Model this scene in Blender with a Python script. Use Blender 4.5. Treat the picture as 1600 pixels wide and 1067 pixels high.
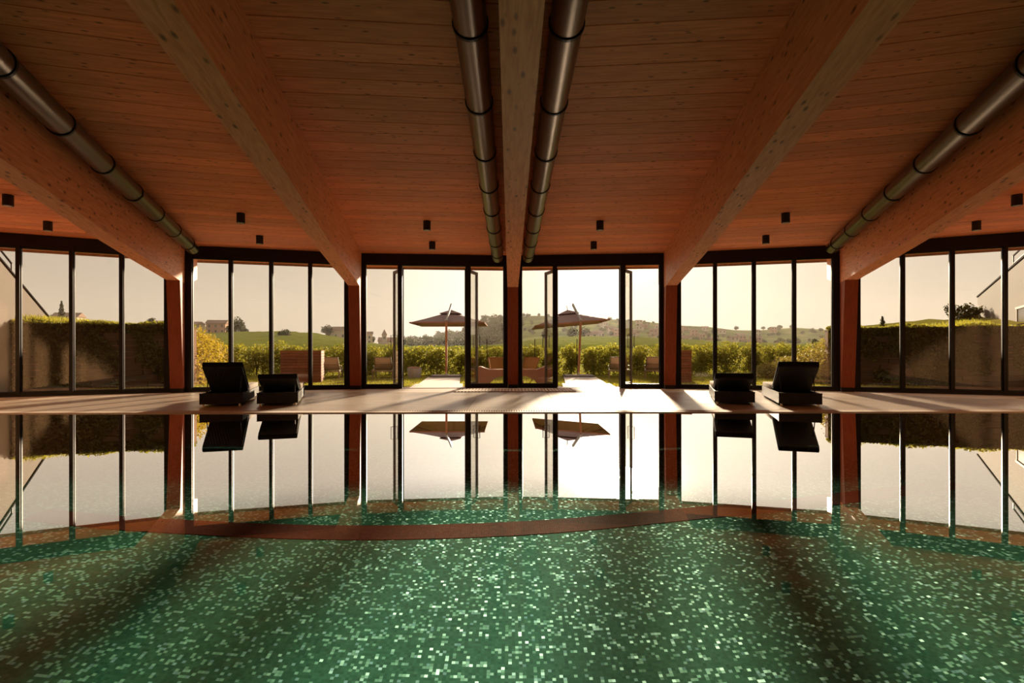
import bpy, math, random
import numpy as np
from mathutils import Vector, Matrix

random.seed(7)
RNG = np.random.default_rng(11)
for o in list(bpy.data.objects):
    bpy.data.objects.remove(o)
SC = bpy.context.scene
COL = SC.collection
PI = math.pi
R_ = math.radians

# ------------------------------------------------------------------ camera
CAM_Z = 0.955
cd = bpy.data.cameras.new('camera')
cd.sensor_width = 36.0
cd.lens = 830.0 * 36.0 / 1600.0
cd.shift_y = 15.5 / 1600.0
cd.clip_end = 3000
cam = bpy.data.objects.new('camera', cd)
cam.location = (-0.07, 0.0, CAM_Z)
cam.rotation_euler = (R_(90), R_(0.07), R_(-0.20))
COL.objects.link(cam)
SC.camera = cam

# ------------------------------------------------------------------ view
SC.view_settings.view_transform = 'Standard'
SC.view_settings.look = 'None'
SC.view_settings.exposure = 0.0
SC.view_settings.gamma = 1.0
SC.view_settings.use_curve_mapping = False
try:
    SC.cycles.max_bounces = 10
    SC.cycles.diffuse_bounces = 6
    SC.cycles.transparent_max_bounces = 24
    SC.cycles.glossy_bounces = 5
    SC.cycles.sample_clamp_indirect = 40.0
except Exception:
    pass

# ------------------------------------------------------------------ sun + sky
SUN_AZ = math.atan2(183.0, 830.0)
SUN_EL = R_(13.8)
SUN_DIR = Vector((math.sin(SUN_AZ) * math.cos(SUN_EL), math.cos(SUN_AZ) * math.cos(SUN_EL), math.sin(SUN_EL)))
SUN_STRENGTH = 15.0
sl = bpy.data.lights.new('sun', 'SUN')
sl.energy = SUN_STRENGTH
sl.angle = R_(3.5)
sl.color = (1.0, 0.80, 0.56)
so = bpy.data.objects.new('sun', sl)
so.rotation_euler = SUN_DIR.to_track_quat('Z', 'Y').to_euler()
so.location = (6, 30, 12)
sl.cycles.is_caustics_light = True
COL.objects.link(so)

W = bpy.data.worlds.new('hazy_evening_sky')
SC.world = W
W.use_nodes = True
wn, wl = W.node_tree.nodes, W.node_tree.links
wn.clear()
def wnode(t, **k):
    n = wn.new(t)
    for a, b in k.items():
        setattr(n, a, b)
    return n
def wmath(op, a, b=None, clamp=False):
    n = wnode('ShaderNodeMath', operation=op, use_clamp=clamp)
    for i, v in enumerate((a, b)):
        if v is None: continue
        if isinstance(v, (int, float)): n.inputs[i].default_value = v
        else: wl.new(v, n.inputs[i])
    return n.outputs[0]
tc = wnode('ShaderNodeTexCoord')
dp = wnode('ShaderNodeVectorMath', operation='DOT_PRODUCT')
nrm = wnode('ShaderNodeVectorMath', operation='NORMALIZE')
wl.new(tc.outputs['Generated'], nrm.inputs[0])
wl.new(nrm.outputs[0], dp.inputs[0])
dp.inputs[1].default_value = SUN_DIR
half = wmath('MULTIPLY_ADD', dp.outputs['Value'], 0.5)
half.node.inputs[2].default_value = 0.5
wide = wmath('POWER', wmath('MAXIMUM', half, 0.0), 5.0)
core = wmath('POWER', wmath('MAXIMUM', half, 0.0), 50.0)
hot = wmath('POWER', wmath('MAXIMUM', half, 0.0), 900.0)
sep = wnode('ShaderNodeSeparateXYZ')
wl.new(nrm.outputs[0], sep.inputs[0])
up = wmath('MAXIMUM', sep.outputs['Z'], 0.0)
upc = wmath('POWER', up, 0.7, True)
mixz = wnode('ShaderNodeMix', data_type='RGBA')
wl.new(upc, mixz.inputs['Factor'])
mixz.inputs['A'].default_value = (0.66, 0.54, 0.41, 1)      # dusty horizon
mixz.inputs['B'].default_value = (0.46, 0.43, 0.41, 1)      # paler overhead
def scaled(fac, col):
    n = wnode('ShaderNodeVectorMath', operation='SCALE')
    n.inputs[0].default_value = col
    wl.new(fac, n.inputs['Scale'])
    return n.outputs[0]
def vadd(a, b):
    n = wnode('ShaderNodeVectorMath', operation='ADD')
    wl.new(a, n.inputs[0]); wl.new(b, n.inputs[1])
    return n.outputs[0]
skyc = vadd(mixz.outputs['Result'], scaled(wide, (0.30, 0.27, 0.22)))
skyc = vadd(skyc, scaled(core, (1.0, 0.90, 0.72)))
skyc = vadd(skyc, scaled(hot, (5.0, 4.4, 3.2)))
bg = wnode('ShaderNodeBackground')
wl.new(skyc, bg.inputs['Color'])
bg.inputs['Strength'].default_value = 1.0
wo = wnode('ShaderNodeOutputWorld')
wl.new(bg.outputs[0], wo.inputs['Surface'])

# ================================================================== helpers
def props(o, label=None, cat=None, group=None, kind=None):
    if label: o['label'] = label
    if cat: o['category'] = cat
    if group: o['group'] = group
    if kind: o['kind'] = kind
    return o

def empty(name, loc=(0, 0, 0), rz=0.0, label=None, cat=None, group=None, kind=None, parent=None):
    o = bpy.data.objects.new(name, None)
    o.empty_display_size = 0.2
    COL.objects.link(o)
    o.location = loc
    o.rotation_euler = (0, 0, rz)
    if parent: o.parent = parent
    return props(o, label, cat, group, kind)

def fast_mesh(name, V, F, nper):
    """V (n,3) array, F (m,nper) index array"""
    V = np.asarray(V, dtype=np.float32); F = np.asarray(F, dtype=np.int32)
    me = bpy.data.meshes.new(name)
    me.vertices.add(len(V)); me.vertices.foreach_set('co', V.ravel())
    me.loops.add(F.size); me.loops.foreach_set('vertex_index', F.ravel())
    me.polygons.add(len(F))
    me.polygons.foreach_set('loop_start', np.arange(0, F.size, nper, dtype=np.int32))
    try: me.polygons.foreach_set('loop_total', np.full(len(F), nper, dtype=np.int32))
    except Exception: pass
    me.update(calc_edges=True)
    me.validate()
    return me

def link_mesh(name, me, mat, parent=None, loc=None, rz=None, **kw):
    o = bpy.data.objects.new(name, me)
    if mat is not None and len(me.materials) == 0: me.materials.append(mat)
    COL.objects.link(o)
    if parent: o.parent = parent
    if loc is not None: o.location = loc
    if rz is not None: o.rotation_euler = (0, 0, rz)
    return props(o, **kw)

class MB:
    def __init__(s): s.v = []; s.f = []
    def hexa(s, c):
        """8 corners: bottom ring 0-3 (ccw from above), top ring 4-7"""
        b = len(s.v); s.v += [tuple(p) for p in c]
        s.f += [(b, b+3, b+2, b+1), (b+4, b+5, b+6, b+7), (b, b+1, b+5, b+4), (b+1, b+2, b+6, b+5), (b+2, b+3, b+7, b+6), (b+3, b, b+4, b+7)]
        return s
    def box(s, x0, x1, y0, y1, z0, z1):
        return s.hexa([(x0,y0,z0),(x1,y0,z0),(x1,y1,z0),(x0,y1,z0),(x0,y0,z1),(x1,y0,z1),(x1,y1,z1),(x0,y1,z1)])
    def obox(s, p, q, w, z0, z1, off=0.0):
        """box along plan segment p-q with width w centred on it (shifted off to its left)"""
        p = Vector(p[:2]); q = Vector(q[:2]); d = (q-p).normalized(); n = Vector((-d.y, d.x))
        a = n*(off-w/2); b = n*(off+w/2)
        r = [p+a, q+a, q+b, p+b]
        return s.hexa([(k.x,k.y,z0) for k in r] + [(k.x,k.y,z1) for k in r])
    def bar(s, a, b, w, h, up=(0,0,1)):
        a = Vector(a); b = Vector(b); d = (b-a).normalized(); u = Vector(up)
        if abs(d.dot(u)) > .95: u = Vector((0,1,0))
        x = d.cross(u).normalized()*(w/2); y = x.cross(d).normalized()*(h/2)
        c = [a-x-y, a+x-y, b+x-y, b-x-y, a-x+y, a+x+y, b+x+y, b-x+y]
        return s.hexa(c)
    def tube(s, pts, r, n=10, cap=True):
        pts = [Vector(p) for p in pts]; rs = r if isinstance(r, (list, tuple)) else [r]*len(pts)
        b0 = len(s.v)
        for i, p in enumerate(pts):
            d = (pts[min(i+1, len(pts)-1)] - pts[max(i-1, 0)]).normalized()
            u = Vector((0,0,1)) if abs(d.z) < .9 else Vector((1,0,0))
            x = d.cross(u).normalized(); y = x.cross(d).normalized()
            for k in range(n):
                t = 2*PI*k/n
                s.v.append(tuple(p + x*math.cos(t)*rs[i] + y*math.sin(t)*rs[i]))
        for i in range(len(pts)-1):
            for k in range(n):
                a = b0+i*n+k; c = b0+i*n+(k+1) % n
                s.f.append((a, c, c+n, a+n))
        if cap:
            s.f.append(tuple(b0+k for k in range(n))[::-1]); e = b0+(len(pts)-1)*n
            s.f.append(tuple(e+k for k in range(n)))
        return s
    def lathe(s, prof, n=24, c=(0,0,0), cap=True):
        b0 = len(s.v)
        for r, z in prof:
            for k in range(n):
                t = 2*PI*k/n; s.v.append((c[0]+r*math.cos(t), c[1]+r*math.sin(t), c[2]+z))
        for i in range(len(prof)-1):
            for k in range(n):
                a = b0+i*n+k; d = b0+i*n+(k+1) % n
                s.f.append((a, d, d+n, a+n))
        if cap:
            s.f.append(tuple(b0+k for k in range(n))[::-1]); e = b0+(len(prof)-1)*n
            s.f.append(tuple(e+k for k in range(n)))
        return s
    def prism(s, poly, z0, z1, axis='z'):
        """extrude a 2d polygon. axis z: (x,y)->z ; axis y: (x,z)->y"""
        n = len(poly); b = len(s.v)
        for zz in (z0, z1):
            for (x, y) in poly:
                s.v.append((x, y, zz) if axis == 'z' else (x, zz, y) if axis == 'y' else (zz, x, y))
        s.f.append(tuple(range(b, b+n))[::-1]); s.f.append(tuple(range(b+n, b+2*n)))
        for i in range(n):
            j = (i+1) % n; s.f.append((b+i, b+j, b+n+j, b+n+i))
        return s
    def build(s, name, mat, parent=None, loc=None, rz=None, smooth=False, bevel=0.0, **kw):
        me = bpy.data.meshes.new(name)
        me.from_pydata(s.v, [], s.f); me.update()
        import bmesh
        bm = bmesh.new(); bm.from_mesh(me); bmesh.ops.recalc_face_normals(bm, faces=bm.faces)
        if bevel > 0:
            bmesh.ops.bevel(bm, geom=list(bm.edges), offset=bevel, segments=2, profile=.6, affect='EDGES')
        bm.to_mesh(me); bm.free()
        if smooth:
            me.polygons.foreach_set('use_smooth', [True]*len(me.polygons))
            try: me.set_sharp_from_angle(angle=R_(40))
            except Exception: pass
        return link_mesh(name, me, mat, parent, loc, rz, **kw)

ORD = ['first','second','third','fourth','fifth','sixth','seventh','eighth','ninth','tenth','eleventh','twelfth','thirteenth','fourteenth','fifteenth','sixteenth','seventeenth','eighteenth','nineteenth','twentieth','twenty-first','twenty-second','twenty-third','twenty-fourth','twenty-fifth','twenty-sixth','twenty-seventh','twenty-eighth','twenty-ninth','thirtieth']

def copy_tree(o, parent=None):
    c = o.copy(); COL.objects.link(c); c.parent = parent
    for ch in [x for x in bpy.data.objects if x.parent == o]: copy_tree(ch, c)
    return c

# ================================================================== materials
class NT:
    def __init__(s, name):
        s.m = bpy.data.materials.new(name); s.m.use_nodes = True
        s.n = s.m.node_tree.nodes; s.l = s.m.node_tree.links; s.n.clear()
        s.out = s.n.new('ShaderNodeOutputMaterial')
    def node(s, t, **k):
        n = s.n.new(t)
        for a, b in k.items(): setattr(n, a, b)
        return n
    def put(s, sock, v):
        if isinstance(v, bpy.types.NodeSocket): s.l.new(v, sock)
        elif v is not None:
            if isinstance(v, tuple) and len(v) == 3 and sock.type == 'RGBA': v = v + (1,)
            sock.default_value = v
    def math(s, op, a, b=None, c=None, clamp=False):
        n = s.node('ShaderNodeMath', operation=op, use_clamp=clamp)
        for i, v in enumerate((a, b, c)):
            if v is not None: s.put(n.inputs[i], v)
        return n.outputs[0]
    def vmath(s, op, a, b=None):
        n = s.node('ShaderNodeVectorMath', operation=op)
        s.put(n.inputs[0], a)
        if b is not None: s.put(n.inputs[1], b)
        return n.outputs[0]
    def obj(s): return s.node('ShaderNodeTexCoord').outputs['Object']
    def world(s): return s.node('ShaderNodeNewGeometry').outputs['Position']
    def mapping(s, v, scale=(1,1,1), loc=(0,0,0), rot=(0,0,0)):
        n = s.node('ShaderNodeMapping'); s.put(n.inputs['Vector'], v)
        n.inputs['Scale'].default_value = scale; n.inputs['Location'].default_value = loc; n.inputs['Rotation'].default_value = rot
        return n.outputs[0]
    def noise(s, v, scale=5, detail=4, rough=.55, dist=0, out='Fac'):
        n = s.node('ShaderNodeTexNoise'); s.put(n.inputs['Vector'], v)
        n.inputs['Scale'].default_value = scale; n.inputs['Detail'].default_value = detail
        n.inputs['Roughness'].default_value = rough; n.inputs['Distortion'].default_value = dist
        return n.outputs[out]
    def voronoi(s, v, scale=5, feature='F1', out='Distance', rnd=1.0):
        n = s.node('ShaderNodeTexVoronoi', feature=feature); s.put(n.inputs['Vector'], v)
        n.inputs['Scale'].default_value = scale; n.inputs['Randomness'].default_value = rnd
        return n.outputs[out]
    def white(s, v, out='Value'):
        n = s.node('ShaderNodeTexWhiteNoise', noise_dimensions='3D'); s.put(n.inputs['Vector'], v)
        return n.outputs[out]
    def ramp(s, f, stops, interp='LINEAR'):
        n = s.node('ShaderNodeValToRGB'); s.put(n.inputs[0], f); cr = n.color_ramp; cr.interpolation = interp
        while len(cr.elements) > 1: cr.elements.remove(cr.elements[-1])
        cr.elements[0].position = stops[0][0]; cr.elements[0].color = stops[0][1] + (1,)
        for p, c in stops[1:]:
            e = cr.elements.new(p); e.color = c + (1,)
        return n.outputs['Color']
    def mix(s, f, a, b, bt='MIX'):
        n = s.node('ShaderNodeMix', data_type='RGBA', blend_type=bt)
        s.put(n.inputs['Factor'], f); s.put(n.inputs['A'], a); s.put(n.inputs['B'], b)
        return n.outputs['Result']
    def bump(s, h, strength=.3, dist=.01, normal=None):
        n = s.node('ShaderNodeBump'); s.put(n.inputs['Height'], h)
        n.inputs['Strength'].default_value = strength; n.inputs['Distance'].default_value = dist
        if normal is not None: s.put(n.inputs['Normal'], normal)
        return n.outputs[0]
    def rnd(s): return s.node('ShaderNodeObjectInfo').outputs['Random']
    def pbsdf(s, color, rough=.6, metal=0.0, normal=None, spec=.5, surf=True, **kw):
        n = s.node('ShaderNodeBsdfPrincipled')
        s.put(n.inputs['Base Color'], color); s.put(n.inputs['Roughness'], rough); s.put(n.inputs['Metallic'], metal)
        s.put(n.inputs['Specular IOR Level'], spec)
        if normal is not None: s.put(n.inputs['Normal'], normal)
        for k, v in kw.items(): s.put(n.inputs[k], v)
        if surf: s.l.new(n.outputs[0], s.out.inputs['Surface'])
        return n.outputs[0]
    def surf(s, o): s.l.new(o, s.out.inputs['Surface'])

def simple(name, col, rough=.6, metal=0.0, var=.12, scale=8, bump=.15, spec=.5):
    t = NT(name); v = t.obj()
    f = t.noise(v, scale, 5)
    c = t.mix(f, tuple(x*(1-var) for x in col), tuple(min(1, x*(1+var)) for x in col))
    t.pbsdf(c, rough, metal, t.bump(t.noise(v, scale*6, 3), bump, .004), spec)
    return t.m

def wood(name, dark, light, knot, axis=0, plank=False, knot_scale=4.0, knot_size=.13, rough=.55, seamy=None):
    """grain runs along local axis 0 (x) or 1 (y) or 2 (z)"""
    t = NT(name); v = t.obj()
    r = t.rnd()
    off = t.node('ShaderNodeCombineXYZ'); t.put(off.inputs[0], t.math('MULTIPLY', r, 37.0)); t.put(off.inputs[1], t.math('MULTIPLY', r, 11.0)); t.put(off.inputs[2], t.math('MULTIPLY', r, 5.0))
    vv = t.vmath('ADD', v, off.outputs[0])
    sc = [9.0, 9.0, 9.0]; sc[axis] = .7
    g = t.noise(t.mapping(vv, tuple(sc)), 4, 6, .6, .4)
    sc2 = [1.0, 1.0, 1.0]; sc2[axis] = .25
    big = t.noise(t.mapping(vv, tuple(sc2)), 3, 2)
    c = t.ramp(g, [(.34, dark), (.62, light)])
    c = t.mix(t.math('MULTIPLY', big, .5), c, tuple(x*.72 for x in light))
    ks = [2.6, 2.6, 2.6]; ks[axis] = 1.0
    k1 = t.voronoi(t.mapping(vv, tuple(ks)), knot_scale)
    kf = t.math('SUBTRACT', 1.0, t.math('SMOOTHSTEP', k1, knot_size*.45, knot_size) if False else t.math('DIVIDE', k1, knot_size), clamp=True)
    pick = t.math('GREATER_THAN', t.voronoi(t.mapping(vv, tuple(ks)), knot_scale, out='Color'), .30)
    kf = t.math('MULTIPLY', t.math('POWER', kf, .6), pick, clamp=True)
    c = t.mix(kf, c, knot)
    # boards differ a little
    c = t.mix(1.0, c, t.ramp(r, [(0, (.80, .80, .80)), (1, (1.08, 1.04, 1.0))]), 'MULTIPLY')
    t.pbsdf(c, rough, 0, t.bump(g, .25, .004), .35)
    return t.m

M = {}
M['ceil_wood'] = wood('ceiling_spruce', (.62, .185, .070), (.92, .34, .14), (.08, .022, .010), 0, knot_scale=5.2, knot_size=.19, rough=.6)
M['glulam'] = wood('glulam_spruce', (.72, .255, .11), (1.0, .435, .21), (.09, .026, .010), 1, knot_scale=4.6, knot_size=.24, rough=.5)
M['column'] = wood('column_spruce_shaded', (.24, .050, .016), (.34, .080, .024), (.10, .035, .014), 2, knot_scale=2.6, knot_size=.09, rough=.5)  # spruce darkened: the shade on the columns is put into this colour
M['soffit'] = wood('soffit_spruce', (.30, .13, .055), (.42, .20, .09), (.08, .03, .015), 0)
M['box_wood'] = wood('planter_cedar', (.22, .075, .04), (.38, .16, .09), (.08, .03, .015), 0, knot_size=.05)
M['teak'] = wood('teak_pole', (.32, .13, .06), (.46, .21, .10), (.12, .05, .03), 2, knot_size=.03)
M['teak_grey'] = wood('weathered_teak', (.30, .24, .18), (.46, .38, .30), (.12, .08, .05), 1, knot_size=.03)
M['black_metal'] = simple('black_powder_coat', (.009, .008, .008), .42, .0, .2, 4, .03, .3)
M['leaf_metal'] = simple('door_leaf_sunlit_metal', (.10, .080, .062), .4, .3, .1, 4, .03)  # frame metal lightened: sunlight on the door leaves is put into the colour
M['header'] = simple('dark_header_panel', (.009, .006, .005), .4, 0, .2, 2, .02, .3)
M['lamp_black'] = simple('downlight_black', (.010, .010, .010), .45, 0, .1, 6, .02)
M['lamp_glass'] = simple('downlight_lens', (.35, .33, .30), .25, 0, .1, 6, .02)
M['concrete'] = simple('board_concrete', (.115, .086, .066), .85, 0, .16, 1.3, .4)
M['concrete_dark'] = simple('dimmed_concrete', (.046, .036, .029), .85, 0, .2, 1.3, .4)  # concrete copy darkened in colour to dim the sunlit right wing wall
M['cap'] = simple('dark_cap_flashing', (.012, .010, .009), .95, 0, .1, 3, .05, .05)
M['path'] = simple('path_concrete', (.62, .52, .43), .7, 0, .07, 2.5, .15)
M['stone_strip'] = simple('threshold_stone', (.50, .40, .31), .55, 0, .10, 2.0, .1)
M['canopy'] = simple('umbrella_cloth', (.30, .185, .155), .9, 0, .06, 6, .1, .1)
M['canopy_under'] = simple('umbrella_underside', (.34, .17, .10), .9, 0, .06, 6, .1, .1)
M['base_dark'] = simple('umbrella_base_stone', (.16, .14, .125), .7, 0, .15, 5, .2)
M['tub'] = simple('pale_grey_composite', (.48, .43, .41), .75, 0, .08, 9, .15)
M['rust_brown'] = simple('brown_sling_fabric', (.46, .23, .135), .75, 0, .08, 7, .15)
M['bench_brown'] = simple('brown_bench_finish', (.36, .165, .10), .6, 0, .10, 3, .1)
def cloth(name, col, trans):
    t = NT(name); f = t.noise(t.obj(), 12, 4)
    c = t.mix(f, tuple(x*.93 for x in col), tuple(x*1.06 for x in col))
    p = t.pbsdf(c, .9, 0, None, .1, surf=False)
    tr = t.node('ShaderNodeBsdfTranslucent'); t.put(tr.inputs['Color'], c)
    ms = t.node('ShaderNodeMixShader'); ms.inputs[0].default_value = trans
    t.l.new(p, ms.inputs[1]); t.l.new(tr.outputs[0], ms.inputs[2]); t.surf(ms.outputs[0]); return t.m
M['sling'] = cloth('taupe_sling', (.56, .43, .33), .35)
M['canopy'] = cloth('umbrella_cloth', (.36, .235, .20), .25)
M['cushion'] = simple('grey_cushion', (.42, .37, .32), .9, 0, .06, 14, .2, .1)
M['cushion_dark'] = simple('charcoal_cushion', (.012, .010, .010), .95, 0, .1, 14, .2, .1)
M['chrome'] = simple('brushed_steel_feet', (.62, .56, .5), .3, .9, .05, 5, .03)
M['stone_wall'] = simple('brown_stone', (.052, .032, .021), .9, 0, .3, 5, .6, .2)
M['wall_plain'] = simple('interior_plaster', (.80, .52, .30), .85, 0, .05, 2, .1, .2)
M['house_wall'] = simple('render_wall', (.62, .50, .40), .9, 0, .1, 2, .1, .1)
M['house_brick'] = simple('brick_render', (.52, .30, .21), .9, 0, .1, 2, .1, .1)
M['roof_tile'] = simple('terracotta_roof', (.36, .23, .17), .9, 0, .15, 6, .2, .1)
M['house_window'] = simple('dark_window', (.05, .05, .05), .2, 0, .1, 2, .0)
M['bark'] = simple('bark', (.14, .10, .07), .95, 0, .3, 9, .5, .1)
M['soil'] = simple('soil_edge', (.22, .12, .07), .95, 0, .3, 9, .5, .1)
M['plate'] = simple('call_point_plate', (.45, .40, .34), .4, .6, .05, 5, .02)

def leafm(name, a, b, trans=.5, scale=3.0):
    t = NT(name); v = t.world()
    f = t.noise(v, scale, 4, .7); w = t.white(t.vmath('FLOOR', t.mapping(v, (14, 14, 14))))
    c = t.mix(f, a, b); c = t.mix(t.math('MULTIPLY', w, .5), c, tuple(x*1.5 for x in b))
    p = t.pbsdf(c, .6, 0, None, .18, surf=False)
    tr = t.node('ShaderNodeBsdfTranslucent'); t.put(tr.inputs['Color'], t.mix(1.0, c, (1.25, 1.25, .55), 'MULTIPLY'))
    ms = t.node('ShaderNodeMixShader'); ms.inputs[0].default_value = trans
    t.l.new(p, ms.inputs[1]); t.l.new(tr.outputs[0], ms.inputs[2]); t.surf(ms.outputs[0])
    return t.m
M['laurel'] = leafm('laurel_leaves', (.115, .125, .030), (.33, .30, .075), .5)
M['bank_left'] = leafm('bank_leaves_sunlit', (.20, .17, .03), (.42, .30, .07), .45, 2.0)
M['bank_right'] = leafm('bank_leaves_grey_green', (.16, .14, .04), (.36, .29, .12), .35, 2.0)
M['ivy'] = leafm('ivy_leaves', (.026, .029, .007), (.075, .066, .016), .25)
M['grass_blade'] = leafm('grass_blades', (.22, .23, .04), (.42, .38, .09), .4, 1.2)
M['tree_leaf'] = leafm('tree_leaves', (.030, .036, .014), (.075, .075, .030), .2, .15)
M['vine'] = leafm('vine_leaves', (.20, .23, .05), (.36, .37, .09), .4, .12)

def ground(name, cols, scale, rows=None, rough=.95):
    t = NT(name); v = t.world()
    f = t.noise(v, scale, 6, .6, .3)
    c = t.ramp(f, cols)
    df = t.node('ShaderNodeBsdfDiffuse'); t.put(df.inputs['Color'], c); t.put(df.inputs['Normal'], t.bump(t.noise(v, scale*30, 4), .5, .05))
    t.surf(df.outputs[0])
    return t.m
M['lawn'] = ground('lawn_turf', [(.3, (.17, .16, .03)), (.7, (.30, .26, .06))], 1.2)
M['field'] = ground('vineyard_soil_and_grass', [(.3, (.19, .20, .05)), (.5, (.26, .25, .07)), (.72, (.33, .28, .11))], .035)
M['hill'] = ground('hillside_meadow_and_scrub', [(.32, (.07, .085, .03)), (.48, (.14, .16, .05)), (.62, (.22, .23, .07)), (.74, (.42, .32, .17))], .022)

# thin glass: mirror by Fresnel over a slightly tinted pass-through
def glass(name, tint, ior=1.5, rough=0.0, boost=1.0):
    t = NT(name)
    fr = t.node('ShaderNodeFresnel'); fr.inputs['IOR'].default_value = ior
    tr = t.node('ShaderNodeBsdfTransparent'); t.put(tr.inputs['Color'], tint)
    gl = t.node('ShaderNodeBsdfGlossy'); gl.inputs['Roughness'].default_value = rough; t.put(gl.inputs['Color'], (1, 1, 1))
    ms = t.node('ShaderNodeMixShader'); t.l.new(t.math('MULTIPLY', fr.outputs[0], boost, clamp=True), ms.inputs[0])
    t.l.new(tr.outputs[0], ms.inputs[1]); t.l.new(gl.outputs[0], ms.inputs[2]); t.surf(ms.outputs[0])
    return t.m
M['glass'] = glass('window_glass', (.90, .885, .86), 1.45)

def water():
    t = NT('pool_water')
    fr = t.node('ShaderNodeFresnel'); fr.inputs['IOR'].default_value = 1.333
    rf = t.node('ShaderNodeBsdfRefraction'); rf.inputs['IOR'].default_value = 1.333; rf.inputs['Roughness'].default_value = 0.0
    t.put(rf.inputs['Color'], (.73, .97, .90))
    gl = t.node('ShaderNodeBsdfGlossy'); gl.inputs['Roughness'].default_value = 0.0; t.put(gl.inputs['Color'], (1, 1, 1))
    ms = t.node('ShaderNodeMixShader'); geo = t.node('ShaderNodeNewGeometry')
    air = t.math('SUBTRACT', 1.0, geo.outputs['Backfacing'])     # the mirror side is the air side
    F = fr.outputs[0]
    mr = t.node('ShaderNodeMapRange', interpolation_type='SMOOTHSTEP'); t.l.new(F, mr.inputs['Value'])
    mr.inputs['From Min'].default_value = .15; mr.inputs['From Max'].default_value = .27; mr.inputs['To Min'].default_value = 0.0; mr.inputs['To Max'].default_value = .6
    t.l.new(t.math('MULTIPLY', t.math('ADD', t.math('MULTIPLY', F, .85), mr.outputs[0], clamp=True), air), ms.inputs[0])
    t.l.new(rf.outputs[0], ms.inputs[1]); t.l.new(gl.outputs[0], ms.inputs[2])
    t.surf(ms.outputs[0])
    return t.m
M['water'] = water()
M['leaf_glass'] = glass('door_leaf_glass', (.93, .925, .89), 1.45, 0.0, .45)

def mosaic(name, base_stops, light_amt, light_cols, pitch=.019, wall=False):
    t = NT(name); v = t.world()
    s = t.mapping(v, (1/pitch, 1/pitch, 1/pitch), (.31, .17, .23))
    cell = t.vmath('FLOOR', s)
    frc = t.vmath('FRACTION', s)
    if not wall:
        cell = t.vmath('MULTIPLY', cell, (1, 1, 0))
    w = t.white(cell)
    wcol = t.white(t.vmath('ADD', cell, (7.3, 2.1, 5.5)), 'Color')
    w2 = t.white(t.vmath('ADD', cell, (17.3, 12.1, 1.5)))
    base = t.ramp(w2, base_stops)
    clump = t.noise(cell, .35, 1, .5)
    thr = t.math('SUBTRACT', 1.0-light_amt*.35, t.math('MULTIPLY', t.math('SUBTRACT', clump, .40), light_amt*3.0))
    isl = t.math('GREATER_THAN', w, thr)
    lc = t.ramp(w2, light_cols)
    c = t.mix(isl, base, lc)
    # grout lines
    sx = t.node('ShaderNodeSeparateXYZ'); t.l.new(frc, sx.inputs[0])
    def edge(o): return t.math('GREATER_THAN', t.math('ABSOLUTE', t.math('SUBTRACT', o, .5)), .44)
    g = t.math('MAXIMUM', edge(sx.outputs['X']), edge(sx.outputs['Z'] if wall else sx.outputs['Y']))
    c = t.mix(t.math('MULTIPLY', g, .55), c, (.10, .17, .13))
    # each glass tessera tilts a little
    geo = t.node('ShaderNodeNewGeometry')
    tilt = t.node('ShaderNodeVectorMath', operation='SCALE'); t.l.new(t.vmath('SUBTRACT', wcol, (.5, .5, .5)), tilt.inputs[0]); t.l.new(t.math('MULTIPLY_ADD', isl, .30, .08), tilt.inputs['Scale'])
    n = t.vmath('ADD', geo.outputs['Normal'], tilt.outputs[0])
    n = t.vmath('NORMALIZE', n)
    rough = t.math('MULTIPLY_ADD', isl, -.18, .50)
    t.pbsdf(c, rough, 0, n, t.math('MULTIPLY_ADD', isl, .55, .12))
    return t.m
GREENS = [(0, (.050, .150, .105)), (.5, (.070, .200, .135)), (1, (.095, .245, .165))]
LIGHTS = [(0, (.34, .62, .46)), (.6, (.50, .78, .64)), (1, (.40, .60, .72))]
M['mosaic'] = mosaic('green_glass_mosaic', GREENS, .30, LIGHTS)
M['mosaic_wall'] = mosaic('green_glass_mosaic_wall', GREENS, .30, LIGHTS, wall=True)
M['mosaic_red'] = mosaic('dark_red_mosaic', [(0, (.22, .022, .018)), (1, (.32, .034, .028))], .0, [(0, (.2, .04, .03)), (1, (.2, .04, .03))])

def stone_tile():
    t = NT('deck_porcelain'); v = t.world(); r = t.rnd()
    f = t.noise(v, 1.1, 6, .65, .6)
    c = t.ramp(f, [(.3, (.35, .28, .22)), (.7, (.48, .39, .305))])
    c = t.mix(1.0, c, t.ramp(r, [(0, (.90, .90, .90)), (1, (1.06, 1.05, 1.04))]), 'MULTIPLY')
    t.pbsdf(c, t.math('MULTIPLY_ADD', t.noise(v, 3, 3), .18, .26), 0, t.bump(t.noise(v, 40, 3), .08, .003), .5)
    return t.m
M['deck'] = stone_tile()
M['grout'] = simple('deck_grout', (.24, .18, .14), .9, 0, .1, 6, .1)
M['duct'] = (lambda t: (t.pbsdf((.17, .145, .125), .33, 1.0, t.bump(t.noise(t.mapping(t.obj(), (40, 1.2, 40)), 3, 3), .08, .003)), t.m)[1])(NT('spiral_steel_duct'))

def wicker():
    t = NT('woven_wicker'); v = t.obj()
    wv = t.node('ShaderNodeTexWave', wave_type='BANDS', bands_direction='Z'); t.put(wv.inputs['Vector'], v); wv.inputs['Scale'].default_value = 22; wv.inputs['Distortion'].default_value = .3
    wx = t.node('ShaderNodeTexWave', wave_type='BANDS', bands_direction='DIAGONAL'); t.put(wx.inputs['Vector'], v); wx.inputs['Scale'].default_value = 14
    h = t.math('MULTIPLY', wv.outputs['Fac'], wx.outputs['Fac'])
    c = t.mix(wv.outputs['Fac'], (.012, .010, .008), (.042, .034, .027))
    t.pbsdf(c, .6, 0, t.bump(h, .6, .01), .3)
    return t.m
M['wicker'] = wicker()

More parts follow.
